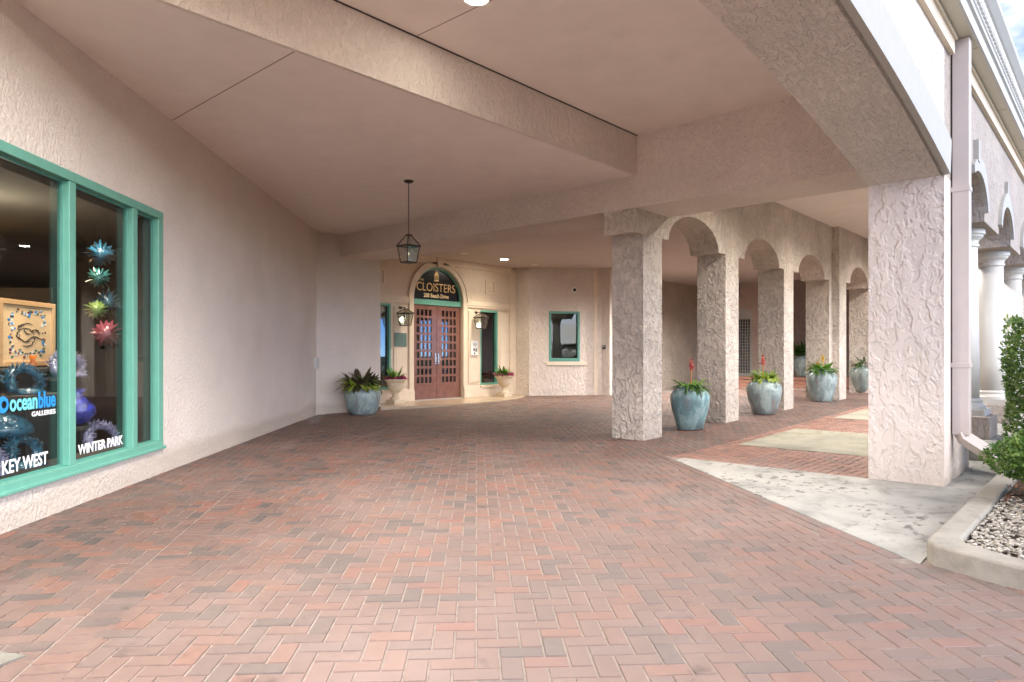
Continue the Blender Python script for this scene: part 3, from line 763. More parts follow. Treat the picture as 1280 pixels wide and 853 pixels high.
mb.ext(pr, [], Y0-8.75, 34, lambda u, v, w: (u, w, v)); mb.build('cornice', M['trimw'], fc, bevel=.004)
mb = MB(); y = Y0
while y < 30:
    mb.blob((.272, y-8.75, 4.885), .058, 2, 0, (.5, .62, 1.15)); mb.box(.26, .285, y-8.75+.055, y-8.75+.075, 4.82, 4.95); y += .13
mb.build('egg_ornament', M['trimw'], fc, smooth=False)
# downspout on the pier
ds = thing('downspout', 'pink square downspout with kicked elbow on the near pier', 'downspout', (XO, 8.42, 0))
mb = MB(); mb.box(.012, .165, -.065, .065, .50, 4.618); mb.build('pipe', M['dspout'], ds, bevel=.008)
mb = MB(); mb.tube([(.088, 0, .53), (.11, 0, .47), (.40, .02, .27), (.50, .02, .24)], .078, 4); mb.build('elbow', M['dspout'], ds)
for z in (3.03, 1.2):
    mb = MB(); mb.box(.0, .172, -.072, .072, z, z+.05); mb.build('strap', M['dspout'], ds, bevel=.004)

# exterior columns on pedestals
def column():
    c = thing('column', '', 'column', (-1.7, EXT[0]+1.37, .2), 0, 'white columns of the outer arcade')
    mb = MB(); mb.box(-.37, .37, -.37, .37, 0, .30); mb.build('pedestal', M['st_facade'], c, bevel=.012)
    mb = MB(); mb.box(-.30, .30, -.30, .30, .30, .385); mb.lathe([(.28, .385), (.285, .42), (.25, .45), (.235, .47), (.245, .50), (.215, .53)], 32); mb.build('base', M['trimw'], c)
    mb = MB(); mb.lathe([(.208, .52), (.205, 1.0), (.185, 2.62)], 36); mb.build('shaft', M['trimw'], c, smooth=True)
    mb = MB(); mb.lathe([(.186, 2.62), (.205, 2.64), (.205, 2.665), (.19, 2.68), (.20, 2.72), (.245, 2.765), (.255, 2.80), (.275, 2.80), (.275, 2.868)], 36); mb.build('capital', M['trimw'], c)
    return c
c0 = column(); c0['label'] = 'white round column standing nearest the downspout'
for k, lab in enumerate(('white round column standing second from the downspout', 'white round column behind the top of the tall hedge', 'white round column fourth from the downspout', 'white round column fifth from the downspout')):
    dup(c0, (-1.7, EXT[k+1]+1.37, .2), None, lab)
# block below the columns at the wall end
ew = thing('end_wall', 'pink stucco wall closing the far end of the walkway', 'wall', (-3.5, 26.2, 0))
mb = MB(); mb.box(-2.4, 2.1, 0, .3, -.1, 4.9); mb.build('wall', M['stuccoback'], ew)

# ------------------------------------------------------------------ entrance wall
EX, EY, EZ = -14.1, 12.62, .09
en = thing('entrance_wall', 'cream entrance wall with arched doorway and two sidelight windows', 'wall', (EX, EY, EZ), R(90))
DW = .915; ZD = 2.6; ZT = 2.74      # half width, door top, transom bar top (local)
arch_o = [(DW, 0)] + [(DW, ZT)] + arc(0, ZT, DW, DW, 0, 180, 28)[1:-1] + [(-DW, ZT), (-DW, 0)]
sl = lambda a, b: [(a, .34), (b, .34), (b, 2.56), (a, 2.56)]
mb = MB(); outl = [(-3.2, -.2), (-DW, -.2)] + arch_o[::-1] + [(DW, -.2), (3.16, -.2), (3.16, 4.3), (-3.2, 4.3)]
mb.ext(outl, [sl(1.64, 2.4), sl(-2.4, -1.64)], 0, .25, loc); mb.build('wall', M['st_entry'], en)
# mouldings
mb = MB(); t0 = DW+.0; arch_in = [(DW-.002, .33), (DW-.002, ZT)] + arc(0, ZT, DW-.002, DW-.002, 0, 180, 28)[1:-1] + [(-DW+.002, ZT), (-DW+.002, .33)]
q = DW+.15; arch_out = [(q, .33), (q, ZT)] + arc(0, ZT, q, q, 0, 180, 28)[1:-1] + [(-q, ZT), (-q, .33)]
mb.ext(arch_out + arch_in[::-1], [], -.05, .02, loc)
q2 = q+.035; a3 = [(q2, ZT)] + arc(0, ZT, q2, q2, 0, 180, 28)[1:-1] + [(-q2, ZT)]
a4 = [(q-.01, ZT)] + arc(0, ZT, q-.01, q-.01, 0, 180, 28)[1:-1] + [(-q+.01, ZT)]
mb.ext(a3 + a4[::-1], [], -.075, .0, loc)
mb.build('door_surround', M['mould'], en, bevel=.006)
mb = MB(); mb.ext([(-.09, ZT+DW-.01), (.09, ZT+DW-.01), (.12, 3.92), (-.12, 3.92)], [], -.095, 0, loc); mb.build('keystone', M['mould'], en, bevel=.006)
mb = MB()
for sg in (1, -1):
    def bx(a, b, y0, y1, z0, z1):
        mb.box(min(a*sg, b*sg), max(a*sg, b*sg), y0, y1, z0, z1)
    bx(q+.002, 3.02, -.045, 0, 2.66, 2.78); bx(q+.002, 3.02, -.03, 0, 2.60, 2.66)
    bx(DW+.0, 3.02, -.09, 0, 0, .27); bx(DW, 3.02, -.07, 0, .27, .33)
    bx(2.9, 3.16, -.06, 0, 0, 3.9)
    bx(1.14, 1.56, -.028, 0, .42, 2.5); bx(1.18, 1.50, -.034, 0, .48, 2.44)
    bx(2.48, 2.86, -.028, 0, .42, 2.5)
    bx(1.56, 2.48, -.11, 0, .27, .338)
mb.box(-3.0, 3.0, -.05, 0, 3.72, 3.93)
mb.build('moulding', M['mould'], en, bevel=.005)
for sg in (1, -1):
    mb = MB(); x = 2.05*sg
    mb.ext([(x-.2, 3.04), (x+.2, 3.04), (x+.2, 3.44), (x-.2, 3.44)], [[(x-.155, 3.085), (x+.155, 3.085), (x+.155, 3.395), (x-.155, 3.395)]], -.03, .0, loc)
    for k in range(8):
        a = k*math.pi/4; mb.blob((x + .085*math.cos(a), -.002, 3.24 + .085*math.sin(a)), .045, 1, .05, (1, .4, 1))
    mb.blob((x, -.004, 3.24), .04, 1, .05, (1, .6, 1)); mb.build('rosette_panel', M['mould'], en)
# transom and sign
mb = MB(); mb.box(-DW, DW, .04, .16, ZD, ZT+.005)
ri = [(DW-.005, ZT)] + arc(0, ZT, DW-.005, DW-.005, 0, 180, 28)[1:-1] + [(-DW+.005, ZT)]
rj = [(DW-.06, ZT)] + arc(0, ZT, DW-.06, DW-.06, 0, 180, 28)[1:-1] + [(-DW+.06, ZT)]
mb.ext(ri + rj[::-1], [], .03, .16, loc); tf = mb.build('transom_frame', M['teal'], en, bevel=.004)
mb = MB(); mb.ext([(DW-.04, ZT+.004)] + arc(0, ZT+.004, DW-.04, DW-.04, 0, 180, 28)[1:-1] + [(-DW+.04, ZT+.004)], [], .09, .11, loc)
sg_ = mb.build('sign_panel', M['black'], en)
def sgn(body, size, mat, x, z, width, bold=0.0, name='lettering'):
    o = fit(text(name, body, size, mat, sg_, .002, 1, bold), width); o.location = (x - width/2, .086, z); return o
sgn('CLOISTERS', .33, M['gold'], .0, ZT+.245, 1.42, .001)
sgn('The', .11, M['gold'], -.55, ZT+.515, .17, .001)
sgn('288 Beach Drive', .155, M['goldlit'], .0, ZT+.075, .92, .004)
mb = MB(); ez = ZT+.53
mb.box(-.085, .085, .082, .088, ez, ez+.03)
for k in range(4): mb.box(-.075+k*.043, -.055+k*.043, .082, .088, ez+.03, ez+.15)
mb.box(-.085, .085, .082, .088, ez+.085, ez+.098); mb.box(-.08, .08, .082, .088, ez+.15, ez+.17)
mb.ext(arc(0, ez+.17, .07, .09, 0, 180, 12), [], .082, .088, loc); mb.box(-.006, .006, .082, .088, ez+.25, ez+.34)
mb.box(-.05, .03, .082, .088, ez+.305, ez+.315)
mb.build('emblem', M['gold'], sg_)
# door leaves
for sg in (-1, 1):
    cx = sg*DW/2; hw = DW/2-.006
    holes = []; pw = .098; ph = .168; gx = .047; gz_ = .062; cols = 4; rows = 9
    gx0 = cx - (cols*pw + (cols-1)*gx)/2; top = ZD - .13
    for r_ in range(rows):
        for c_ in range(cols):
            x = gx0 + c_*(pw+gx); z1 = top - r_*(ph+gz_)
            holes.append([(x, z1-ph), (x+pw, z1-ph), (x+pw, z1), (x, z1)])
    mb = MB(); mb.ext([(cx-hw, .02), (cx+hw, .02), (cx+hw, ZD-.004), (cx-hw, ZD-.004)], holes, .07, .12, loc)
    dr = mb.build('door', M['wood'], en)
    mb = MB(); mb.box(gx0-.005, cx+(gx0-cx)*-1+.005, .092, .097, top-rows*(ph+gz_)+gz_-.004, top+.004); mb.build('glazing', M['glassd'], dr)
    mb = MB(); hx = -sg*(-.055) if False else sg*.055
    mb.box(hx-.022, hx+.022, .055, .0705, .98, 1.27); mb.tube([(hx, .06, 1.2), (hx, .01, 1.2), (hx, .0, 1.12), (hx, .02, 1.04), (hx, .06, 1.02)], .011, 8); mb.tube([(hx, .06, 1.1), (hx, .03, 1.1), (hx + sg*.09, .025, 1.1)], .009, 8)
    mb.build('handle', M['silver'], dr)
mb = MB(); mb.box(-DW, DW, -.02, .2, -.01, .016); mb.build('threshold', M['trim'], en)
for sg in (1, -1):
    a, b = sorted((1.64*sg, 2.4*sg))
    mb = MB(); mb.ext(sl(a, b), [[(a+.055, .40), (b-.055, .40), (b-.055, 2.50), (a+.055, 2.50)]], .0, .15, loc); wf = mb.build('sidelight_frame', M['teal'], en, bevel=.004)
    mb = MB(); mb.box(a+.05, b-.05, .09, .096, .395, 2.505); mb.build('pane', M['glassd'], wf)
# lobby behind
def ebox(name, mat, *b):
    mb = MB(); mb.box(*b); o = struct(mb, name, mat); o.location = (EX, EY, EZ); o.rotation_euler = (0, 0, R(90))
ebox('lobby_floor', M['darkwood'], -3.2, 3.2, .25, 5, -.06, -.01); ebox('lobby_rear_wall', M['lobby'], -3.2, 3.2, 5, 5.1, 0, 4.2); ebox('lobby_ceiling', M['lobbyc'], -3.2, 3.2, .25, 5, 4.0, 4.1)
ebox('lobby_side_wall', M['lobby'], -3.3, -3.2, .25, 5, 0, 4); ebox('lobby_side_wall', M['lobby'], 3.2, 3.3, .25, 5, 0, 4)
cb = thing('lobby_cabinet', 'dark rounded cabinet behind the sidelight window', 'cabinet', (EX-1.0, EY+2.2, EZ))
mb = MB(); mb.lathe([(.32, 0), (.34, .1), (.34, 1.0), (.36, 1.02), (.36, 1.06), (.1, 1.08)], 28); mb.build('body', M['dark'], cb)
# entry slab with curved front
mb = MB(); pts = [(-14.05, 9.9)] + [(-14.05 + 1.65*math.sin(math.pi*(.12+.88*t/20))**.55, 9.9 + 6.0*t/20) for t in range(21)] + [(-14.05, 15.9)]
mb.ext(pts, [], -.05, EZ-.002, idm); struct(mb, 'entry_slab', M['slab'], bevel=.006)

# fixtures on the entrance wall
def lantern_body(par, z0, h, top, bot, roof_h, eave, off=(0, 0)):
    """four-sided tapered lantern; z0 bottom, h glass height"""
    x, y = off
    mb = MB()
    for sx in (-1, 1):
        for sy in (-1, 1):
            mb.tube([(x+sx*bot, y+sy*bot, z0), (x+sx*top, y+sy*top, z0+h)], .0085, 6)
    for s_, zz in ((bot, z0), (top, z0+h)):
        for a, b in (((-1,-1),(1,-1)), ((1,-1),(1,1)), ((1,1),(-1,1)), ((-1,1),(-1,-1))):
            mb.tube([(x+a[0]*s_, y+a[1]*s_, zz), (x+b[0]*s_, y+b[1]*s_, zz)], .009, 6)
    mb.box(x-bot, x+bot, y-bot, y+bot, z0-.012, z0+.004)
    f = mb.build('frame', M['bronze'], par)
    mb = MB()
    for a, b in (((-1,-1),(1,-1)), ((1,-1),(1,1)), ((1,1),(-1,1)), ((-1,1),(-1,-1))):
        p = [(x+a[0]*bot, y+a[1]*bot, z0+.004), (x+b[0]*bot, y+b[1]*bot, z0+.004), (x+b[0]*top, y+b[1]*top, z0+h-.004), (x+a[0]*top, y+a[1]*top, z0+h-.004)]
        mb.add(p, [(0,1,2,3)])
    mb.build('glass', M['lglass'], par, recalc=False)
    mb = MB(); 
    for sx, sy in ((-1,-1), (1,-1), (1,1), (-1,1)):
        mb.tube([(x+sx*(eave-.008), y+sy*(eave-.008), z0+h+.02), (x+sx*.035, y+sy*.035, z0+h+.02+roof_h)], .008, 6)
    mb.ext([(x-eave, y-eave), (x+eave, y-eave), (x+eave, y+eave), (x-eave, y+eave)], [[(x-eave+.03, y-eave+.03), (x+eave-.03, y-eave+.03), (x+eave-.03, y+eave-.03), (x-eave+.03, y+eave-.03)]], z0+h, z0+h+.018, lambda u, v, w: (u, v, w))
    rg = MB(); rg.frustum(x, y, z0+h+.019, z0+h+.018+roof_h, eave-.014, eave-.014, .036, .036); rg.build('roof_glass', M['lglass'], par)
    mb.frustum(x, y, z0+h+.02+roof_h, z0+h+.045+roof_h, .045, .045, .03, .03)
    mb.build('roof', M['bronze'], par)
    mb = MB(); mb.tube([(x, y, z0), (x, y, z0+h*.45)], .012, 8); cnd = mb.build('candle', M['candle'], par)
    mb = MB(); mb.blob((x, y, z0+h*.45+.02), .018, 2, 0, (.8,.8,1.5)); mb.build('bulb', M['bulb'], cnd, smooth=True)
pl = thing('pendant_lantern', 'bronze four sided lantern hanging on a chain from the porch ceiling', 'lantern', (-8.34, 6.84, ZL))
lantern_body(pl, 2.78-ZL, .245, .122, .088, .15, .138)
mb = MB(); mb.lathe([(.078, 0), (.08, -.012), (.055, -.03), (.015, -.042)], 20); mb.build('ceiling_plate', M['bronze'], pl)
mb = MB(); z = -.04; k = 0
while z > 3.245-ZL:
    pts = []
    for a in range(9):
        t = 2*math.pi*a/8; w_ = .0085*math.cos(t); h_ = .021*math.sin(t)
        pts.append((w_ if k % 2 else 0, 0 if k % 2 else w_, z-.018+h_))
    mb.tube(pts, .0032, 5, cap=False); z -= .033; k += 1
mb.build('chain', M['bronze'], pl)
def sconce(y, label):
    w = thing('wall_lantern', label, 'lantern', (EX, y, EZ+2.0), R(90))
    lantern_body(w, 0, .30, .145, .10, .10, .165, (0, -.24))
    mb = MB(); mb.box(-.06, .06, -.03, 0, .12, .5); mb.tube([(0, -.01, .42), (0, -.12, .47), (0, -.24, .46), (0, -.24, .44)], .012, 8); mb.tube([(0, -.01, .36), (.0, -.1, .34)], .01, 8); mb.build('bracket', M['bronze'], w)
sconce(EY-1.36, 'bronze wall lantern above the green plaque'); sconce(EY+1.44, 'bronze wall lantern above the white door intercom')
pq = thing('wall_plaque', 'small green plaque under the wall lantern', 'plaque', (EX, EY-1.36, EZ+1.45), R(90))
mb = MB(); mb.box(-.2, .2, -.05, -.028, 0, .36); mb.build('plate', M['verdigris'], pq, bevel=.006)
mb = MB()
for k in range(4): mb.box(-.15, .15-.03*(k % 2), -.0525, -.05, .06+k*.07, .072+k*.07)
mb.build('raised_lines', M['verdigris'], pq)
ic = thing('door_intercom', 'white entry intercom panel beside the double doors', 'intercom', (EX, EY+1.34, EZ+1.22), R(90))
mb = MB(); mb.box(-.14, .14, -.075, -.028, 0, .42); mb.build('housing', M['white'], ic, bevel=.01)
mb = MB(); mb.box(-.07, .07, -.0785, -.075, .27, .35); mb.build('display', M['grey'], ic)
mb = MB(); mb.box(-.055, -.005, -.079, -.075, .12, .2); mb.box(.03, .08, -.079, -.075, .1, .2); mb.box(-.035, .02, -.079, -.075, .035, .08); mb.build('keypad', M['dark'], ic)

# wall going on from the entrance to the diagonal corner wall
W1 = Vector((-13.5, 15.77)); W2 = Vector((-12.08, 17.58))
w_ = thing('side_wall', 'narrow pink wall closing the right end of the entrance', 'wall', (EX-.1, 15.78, 0))
mb = MB(); mb.box(0, W1.x-EX+.1, 0, .3, -.1, 4.3); mb.build('wall', M['st_corner'], w_)
dd = (W2-W1); wl = dd.length; wa = math.atan2(dd.y, dd.x)
cw = thing('corner_wall', 'diagonal pink stucco wall with the small upright window', 'wall', (W1.x, W1.y, 0), wa)
mb = MB(); mb.ext([(0, -.1), (wl, -.1), (wl, 4.3), (0, 4.3)], [[(.62, 1.12), (1.60, 1.12), (1.60, 2.66), (.62, 2.66)]], 0, .25, loc); mb.build('wall', M['st_corner'], cw)
mb = MB(); mb.ext([(.62, 1.12), (1.60, 1.12), (1.60, 2.66), (.62, 2.66)], [[(.69, 1.22), (1.53, 1.22), (1.53, 2.59), (.69, 2.59)]], -.01, .16, loc); wf = mb.build('window_frame', M['teald'], cw, bevel=.004)
mb = MB(); mb.box(.68, 1.54, .08, .086, 1.21, 2.60); mb.build('pane', M['glasso'], wf)
mb = MB(); mb.box(.54, 1.80, -.03, 0, 1.0, 1.10); mb.build('sill', M['mould'], cw, bevel=.005)
mb = MB(); mb.box(2.05, 2.16, -.02, 0, 0, 4.2); mb.build('corner_strip', M['mould'], cw)
def cbox(name, mat, *b):
    mb = MB(); mb.box(*b); o = struct(mb, name, mat); o.location = (W1.x, W1.y, 0); o.rotation_euler = (0, 0, wa)
cbox('office_rear_wall', M['darkwood'], .0, 2.3, 1.6, 1.7, 0, 2.35); cbox('office_bulkhead', M['lobbyc'], 0, 2.3, 1.5, 1.7, 2.35, 4); cbox('office_floor', M['darkwood'], 0, 2.3, .25, 1.7, -.05, 0)
cbox('office_ceiling', M['lobbyc'], 0, 2.3, .25, 1.7, 3.0, 3.1); cbox('office_side_wall', M['lobby'], -.1, 0, .25, 1.7, 0, 3); cbox('office_side_wall', M['lobby'], 2.3, 2.4, .25, 1.7, 0, 3)
sc_ = thing('security_camera', 'small white dome camera above the small upright window', 'camera', (W1.x+dd.normalized().x*1.42, W1.y+dd.normalized().y*1.42, 3.32), wa)
mb = MB(); mb.lathe([(.085, 0), (.085, .03), (.07, .045)], 20); o = mb.build('mount', M['white'], sc_); o.rotation_euler = (R(90), 0, 0)
mb = MB(); mb.blob((0, -.05, 0), .055, 2, 0); mb.build('dome', M['dark'], sc_, smooth=True)
# block beyond the corner wall
bl = thing('passage_block', 'pinkish wall block just behind the first pillar', 'wall', (W2.x, W2.y, 0))
mb = MB(); mb.box(0.0, .3, 0, 1.2, -.1, 4.2); mb.build('wall', M['st_corner'], bl)
cr = thing('card_reader', 'small black reader on the wall left of the first pillar', 'reader', (W2.x+.1, W2.y, 1.5))
mb = MB(); mb.box(-.05, .05, -.04, 0, 0, .12); mb.build('housing', M['dark'], cr, bevel=.006)
mb = MB(); mb.box(-.03, .03, -.043, -.04, .06, .1); mb.build('screen', M['grey'], cr)
# passage wall and rear wall
pw_ = thing('passage_wall', 'rough pebble dashed wall seen through the first arch', 'wall', (-12.45, 18.5, 0))
mb = MB(); mb.box(-.3, 0, 0, 6.24, -.1, 4.2); mb.build('wall', M['st_rough'], pw_)
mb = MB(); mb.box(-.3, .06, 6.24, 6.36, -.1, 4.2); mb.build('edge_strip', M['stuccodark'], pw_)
bkw = thing('back_wall', 'shaded back wall with barred arched window seen through the arches', 'wall', (-12, 25, 0))
mb = MB(); wn = [(.75, .55), (1.62, .55)] + [(1.62, 2.95)] + [(1.18, 3.1), (.75, 2.95)]
mb.ext([(-.8, -.1), (6.6, -.1), (6.6, 4.3), (-.8, 4.3)], [wn], 0, .25, loc); mb.build('wall', M['stuccoback'], bkw)
mb = MB(); mb.ext([(.75, .55), (1.62, .55), (1.62, 2.95), (1.18, 3.1), (.75, 2.95)], [[(.82, .62), (1.55, .62), (1.55, 2.68), (.82, 2.68)]], .02, .12, loc); wf = mb.build('window_frame', M['grey'], bkw)
mb = MB(); mb.box(.8, 1.57, .1, .106, .6, 2.7); mb.build('pane', M['glassd'], wf)
mb = MB()
for k in range(8): mb.box(.82+k*.1, .835+k*.1, .05, .07, .62, 2.68)
for k in range(18): mb.box(.82, 1.55, .052, .068, .7+k*.115, .712+k*.115)
mb.build('bars', M['grey'], wf)
mb = MB(); mb.box(.70, 1.66, -.05, .02, .47, .555); mb.build('sill', M['trim'], bkw)
mb = MB(); mb.box(2.9, 6.5, -.03, 0, 0, 4.0); mb.build('shade_panel', M['stuccodark'], bkw)  # sheet over the back wall that carries painted shade
mb = MB(); mb.box(-.8, 6.6, 1.5, 1.6, 0, 4); mb.build('inner_wall', M['gdark'], bkw)
# steps up to the raised landing
for k in range(3):
    mb = MB(); mb.box(-10.05, -6.1, 22.2+k*.42, 24.98, (.0, .36, .47)[k], (.34, .45, .56)[k]) if k else mb.box(-10.05, -6.1, 22.2, 24.98, 0, .355)
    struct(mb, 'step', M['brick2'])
hl = thing('hanging_light', 'small round lamp hanging in the passage behind the second pillar', 'lamp', (-10.62, 24.4, ZI))
mb = MB(); mb.tube([(0,0,0), (0,0,-.45)], .01, 6); mb.build('rod', M['bronze'], hl)
mb = MB(); mb.lathe([(.03, -.45), (.2, -.53), (.21, -.55), (.02, -.55)], 20); mb.build('shade', M['grey'], hl)

# downlights
def downlight(x, y, z, label, lit, rr=.09):
    d = thing('downlight', label, 'downlight', (x, y, z), 0, 'recessed ceiling downlights')
    mb = MB(); mb.lathe([(rr, -.001), (rr+.02, -.006), (rr+.025, -.001)], 24); mb.build('trim_ring', M['white'], d)
    mb = MB(); mb.lathe([(rr, -.0015), (rr*.98, -.0035)], 24); mb.build('lens', M['lamp'] if lit else M['lampdim'], d)
    return d
downlight(-4.5, 4.5, ZR, 'round white downlight in the raised ceiling at the top', True, .10)
downlight(-12.93, 14.04, ZI, 'bright downlight in the ceiling before the right sidelight', True, .10)
downlight(-12.94, 12.49, ZI, 'dim downlight in the ceiling before the arched sign', False, .08)
downlight(-13.01, 15.45, ZI, 'dim downlight beside the side wall of the entrance', False, .08)
for x, y in ((-12.93, 14.04), (-12.94, 12.49)): spot('downlight_and_fill', (x, y, ZI-.03), (x+.15, y, 0), 30, (1, .87, .68), 120, .8, .1)
downlight(-2.9, 1.6, ZR, 'added fill downlight in the raised ceiling nearer the street', True, .10)  # this one and the next are unseen, added to fill the porch
downlight(-2.9, -1.4, ZR, 'added fill downlight in the raised ceiling closest to the street corner', True, .10)
spot('downlight_and_fill', (-4.5, 4.5, ZR-.03), (-4.5, 4.5, 0), 105, (1, .95, .90), 116, .6, .1)
spot('downlight_and_fill', (-2.9, 1.6, ZR-.03), (-3.5, 2.1, 0), 84, (1, .95, .90), 150, .5, .2)
spot('downlight_and_fill', (-2.9, -1.4, ZR-.03), (-3.5, -.9, 0), 80, (1, .95, .90), 150, .5, .2)  # this lamp and the one above serve the added fill downlights

for x, y, z, lab in ((-3.3, 11.4, ZIR, 'added fill downlight in the walkway ceiling behind the near pier'), (-3.3, 15.6, ZIR, 'added fill downlight midway along the walkway ceiling'), (-3.3, 20, ZIR, 'added fill downlight at the far end of the walkway ceiling'),
                     (-9.3, 19.2, ZI, 'added fill downlight in the passage ceiling behind the second pillar'), (-9.5, 15.0, ZI, 'added fill downlight in the passage ceiling behind the first pillar')):
    downlight(x, y, z, lab, True, .10); spot('downlight_and_fill', (x, y, z-.03), (x-.3, y, 0), 80 if z > 4.2 else (240 if y > 18 else 90), (1, .95, .88), 150, 1, .1)  # five unseen downlights added out of view to brighten arcade and passage
# utility box on the gallery wall end
ub = thing('utility_box', 'grey utility box with conduit low on the corner of the gallery wall', 'utility box', wp(15.12, 0, 0), R(135))
mb = MB(); mb.box(-.1, .1, -.07, 0, 1.02, 1.26); mb.build('housing', M['grey'], ub, bevel=.008)
mb = MB(); mb.tube([(-.02, -.03, 1.02), (-.02, -.03, 0)], .014, 8); mb.build('conduit', M['st_gallery'], ub)

# ------------------------------------------------------------------ potted plants
def pot_mesh(par, mat, H=.75, W=.34, rim=.2, squat=0):
    mb = MB()
    p = [(.60*W, 0), (.66*W, .02*H), (.76*W, .2*H), (.92*W, .45*H), (1.0*W, .68*H), (.99*W, .78*H), (.90*W, .87*H), (.74*W, .93*H), (rim*1.02, .95*H), (rim*1.02, .965*H), (rim*1.16, .98*H), (rim*1.16, H), (rim*.95, H), (rim*.9, .93*H)]
    if squat: p = [(.68*W, 0), (.74*W, .02*H), (.88*W, .25*H), (.98*W, .55*H), (1.0*W, .7*H), (.95*W, .85*H), (.84*W, .95*H), (.80*W, .97*H), (.80*W, H), (.74*W, H), (.70*W, .93*H)]
    mb.lathe(p, 40, wob=.006); return mb.build('pot', mat, par, smooth=True)
def lugs(par, pot, W, H):
    for k in range(4):
        mb = MB()
        a = math.pi/4 + k*math.pi/2 + .3
        c, s = math.cos(a), math.sin(a)
        pts = [(c*W*r_, s*W*r_, H*z_) for r_, z_ in ((.80, .915), (.98, .90), (1.04, .83), (1.0, .76))]
        mb.tube(pts, .012, 6)
        mb.build('lug', M['pot2'], pot)
def soil(par, r, z):
    mb = MB(); mb.lathe([(r, z-.02), (r*.6, z+.005), (.01, z+.01)], 20); mb.build('soil', M['soil'], par)
def foliage(par, name, mat, z, n, r, L, W, el=(.2, 1.2), droop=(.5, 1.6), seed=1):
    rnd = random.Random(seed); mb = MB()
    for k in range(n):
        a = rnd.uniform(0, 6.283); q = r*math.sqrt(rnd.random())*.9
        mb.leaf((q*math.cos(a), q*math.sin(a), z + rnd.uniform(0, .05)), a + rnd.uniform(-.6, .6), rnd.uniform(*el), L*rnd.uniform(.6, 1.15), W*rnd.uniform(.7, 1.2), rnd.uniform(*droop), 5)
    return mb.build(name, mat, par, recalc=False)
def spike(par, mat, z, h, r, seed, x=0, y=0, stem='orange'):
    rnd = random.Random(seed); mb = MB(); mb.tube([(x, y, z), (x+.01, y, z+h*.55), (x, y, z+h)], .008, 6, 0)
    mb.build('flower_stem', M[stem], par)
    mb = MB()
    for k in range(46):
        t = rnd.random(); a = rnd.uniform(0, 6.283)
        mb.leaf((x, y, z + h*(.55 + .42*t)), a, rnd.uniform(.1, .9), r*(1.15 - .6*t)*rnd.uniform(.7, 1.1), .022, .3, 3)
    mb.build('flower', M[mat], par, recalc=False)
def potplant(name, label, x, y, z, mat, H, W, rim, squat=0, rz=0):
    p = thing('potted_plant', label, 'potted plant', (x, y, z), rz)
    pot = pot_mesh(p, M[mat], H, W, rim, squat)
    if not squat: lugs(p, pot, W, H)
    soil(p, (rim if not squat else W*.7)*.92, H*.955)
    return p
p = potplant('', 'teal glazed jar with red flower spike between first and second pillar', -5.62, 10.87, G(-5.6, 10.87)+.002, 'pot1', .745, .335, .185)
foliage(p, 'foliage', M['g_mid'], .72, 46, .16, .27, .075, (.0, .9), (.8, 2.2), 3); foliage(p, 'trailing_foliage', M['g_dark'], .72, 26, .17, .34, .06, (-.1, .5), (.9, 2.4), 4)
spike(p, 'red', .75, .46, .10, 5, .02, 0)
p = potplant('', 'blue grey jar with lime foliage and red flower by the third pillar', -5.56, 14.0, G(-5.5, 14.0)+.002, 'pot2', .72, .35, .215)
foliage(p, 'foliage', M['g_lime'], .70, 80, .19, .24, .06, (.0, 1.0), (.6, 2.0), 6); foliage(p, 'inner_foliage', M['g_mid'], .70, 36, .15, .27, .06, (.4, 1.2), (.4, 1.4), 7)
spike(p, 'red', .74, .48, .10, 8, -.02, 0)
p = potplant('', 'grey jar with yellow flowers standing before the fourth pillar', -5.6, 17.73, G(-5.5, 17.73)+.002, 'pot2', .78, .355, .23)
foliage(p, 'foliage', M['g_mid'], .76, 60, .2, .33, .075, (.1, 1.1), (.6, 1.9), 9); foliage(p, 'trailing_foliage', M['g_dark'], .76, 36, .2, .36, .07, (-.2, .7), (.9, 2.2), 10)
spike(p, 'yellow', .78, .36, .11, 11, .03, 0, 'yellow'); spike(p, 'yellow', .76, .24, .06, 12, -.09, .03, 'yellow')
p = potplant('', 'grey celadon jar with strappy leaves farthest along the arcade', -5.62, 21.42, G(-5.5, 21.42)+.002, 'pot3', .78, .375, .24)
foliage(p, 'foliage', M['g_dark'], .76, 60, .2, .42, .055, (.2, 1.2), (.6, 2.0), 13); foliage(p, 'lime_foliage', M['g_mid'], .76, 30, .2, .3, .06, (0, .9), (.6, 1.8), 14)
spike(p, 'red', .80, .52, .09, 15, .06, 0)
p = potplant('', 'dark pot with bushy fern on the landing at the top of the steps', -8.35, 24.5, .562, 'pot2', .72, .36, .25)
foliage(p, 'foliage', M['g_dark'], .7, 120, .2, .6, .07, (.3, 1.4), (.4, 1.6), 16); foliage(p, 'lime_foliage', M['g_mid'], .7, 30, .24, .3, .07, (0, .7), (.6, 1.6), 17)
p = potplant('', 'squat teal pot of croton and lime leaves before the return wall', -12.70, 9.1, .004, 'pot2', .63, .405, .3, 1)
foliage(p, 'bronze_foliage', M['g_purple'], .60, 95, .27, .46, .12, (.1, 1.25), (.7, 2.2), 18); foliage(p, 'lime_foliage', M['g_lime'], .6, 90, .28, .34, .095, (.0, 1.0), (.9, 2.4), 19).location = (.09, -.10, 0); foliage(p, 'green_foliage', M['g_mid'], .6, 24, .25, .42, .08, (.4, 1.2), (.6, 1.6), 20)
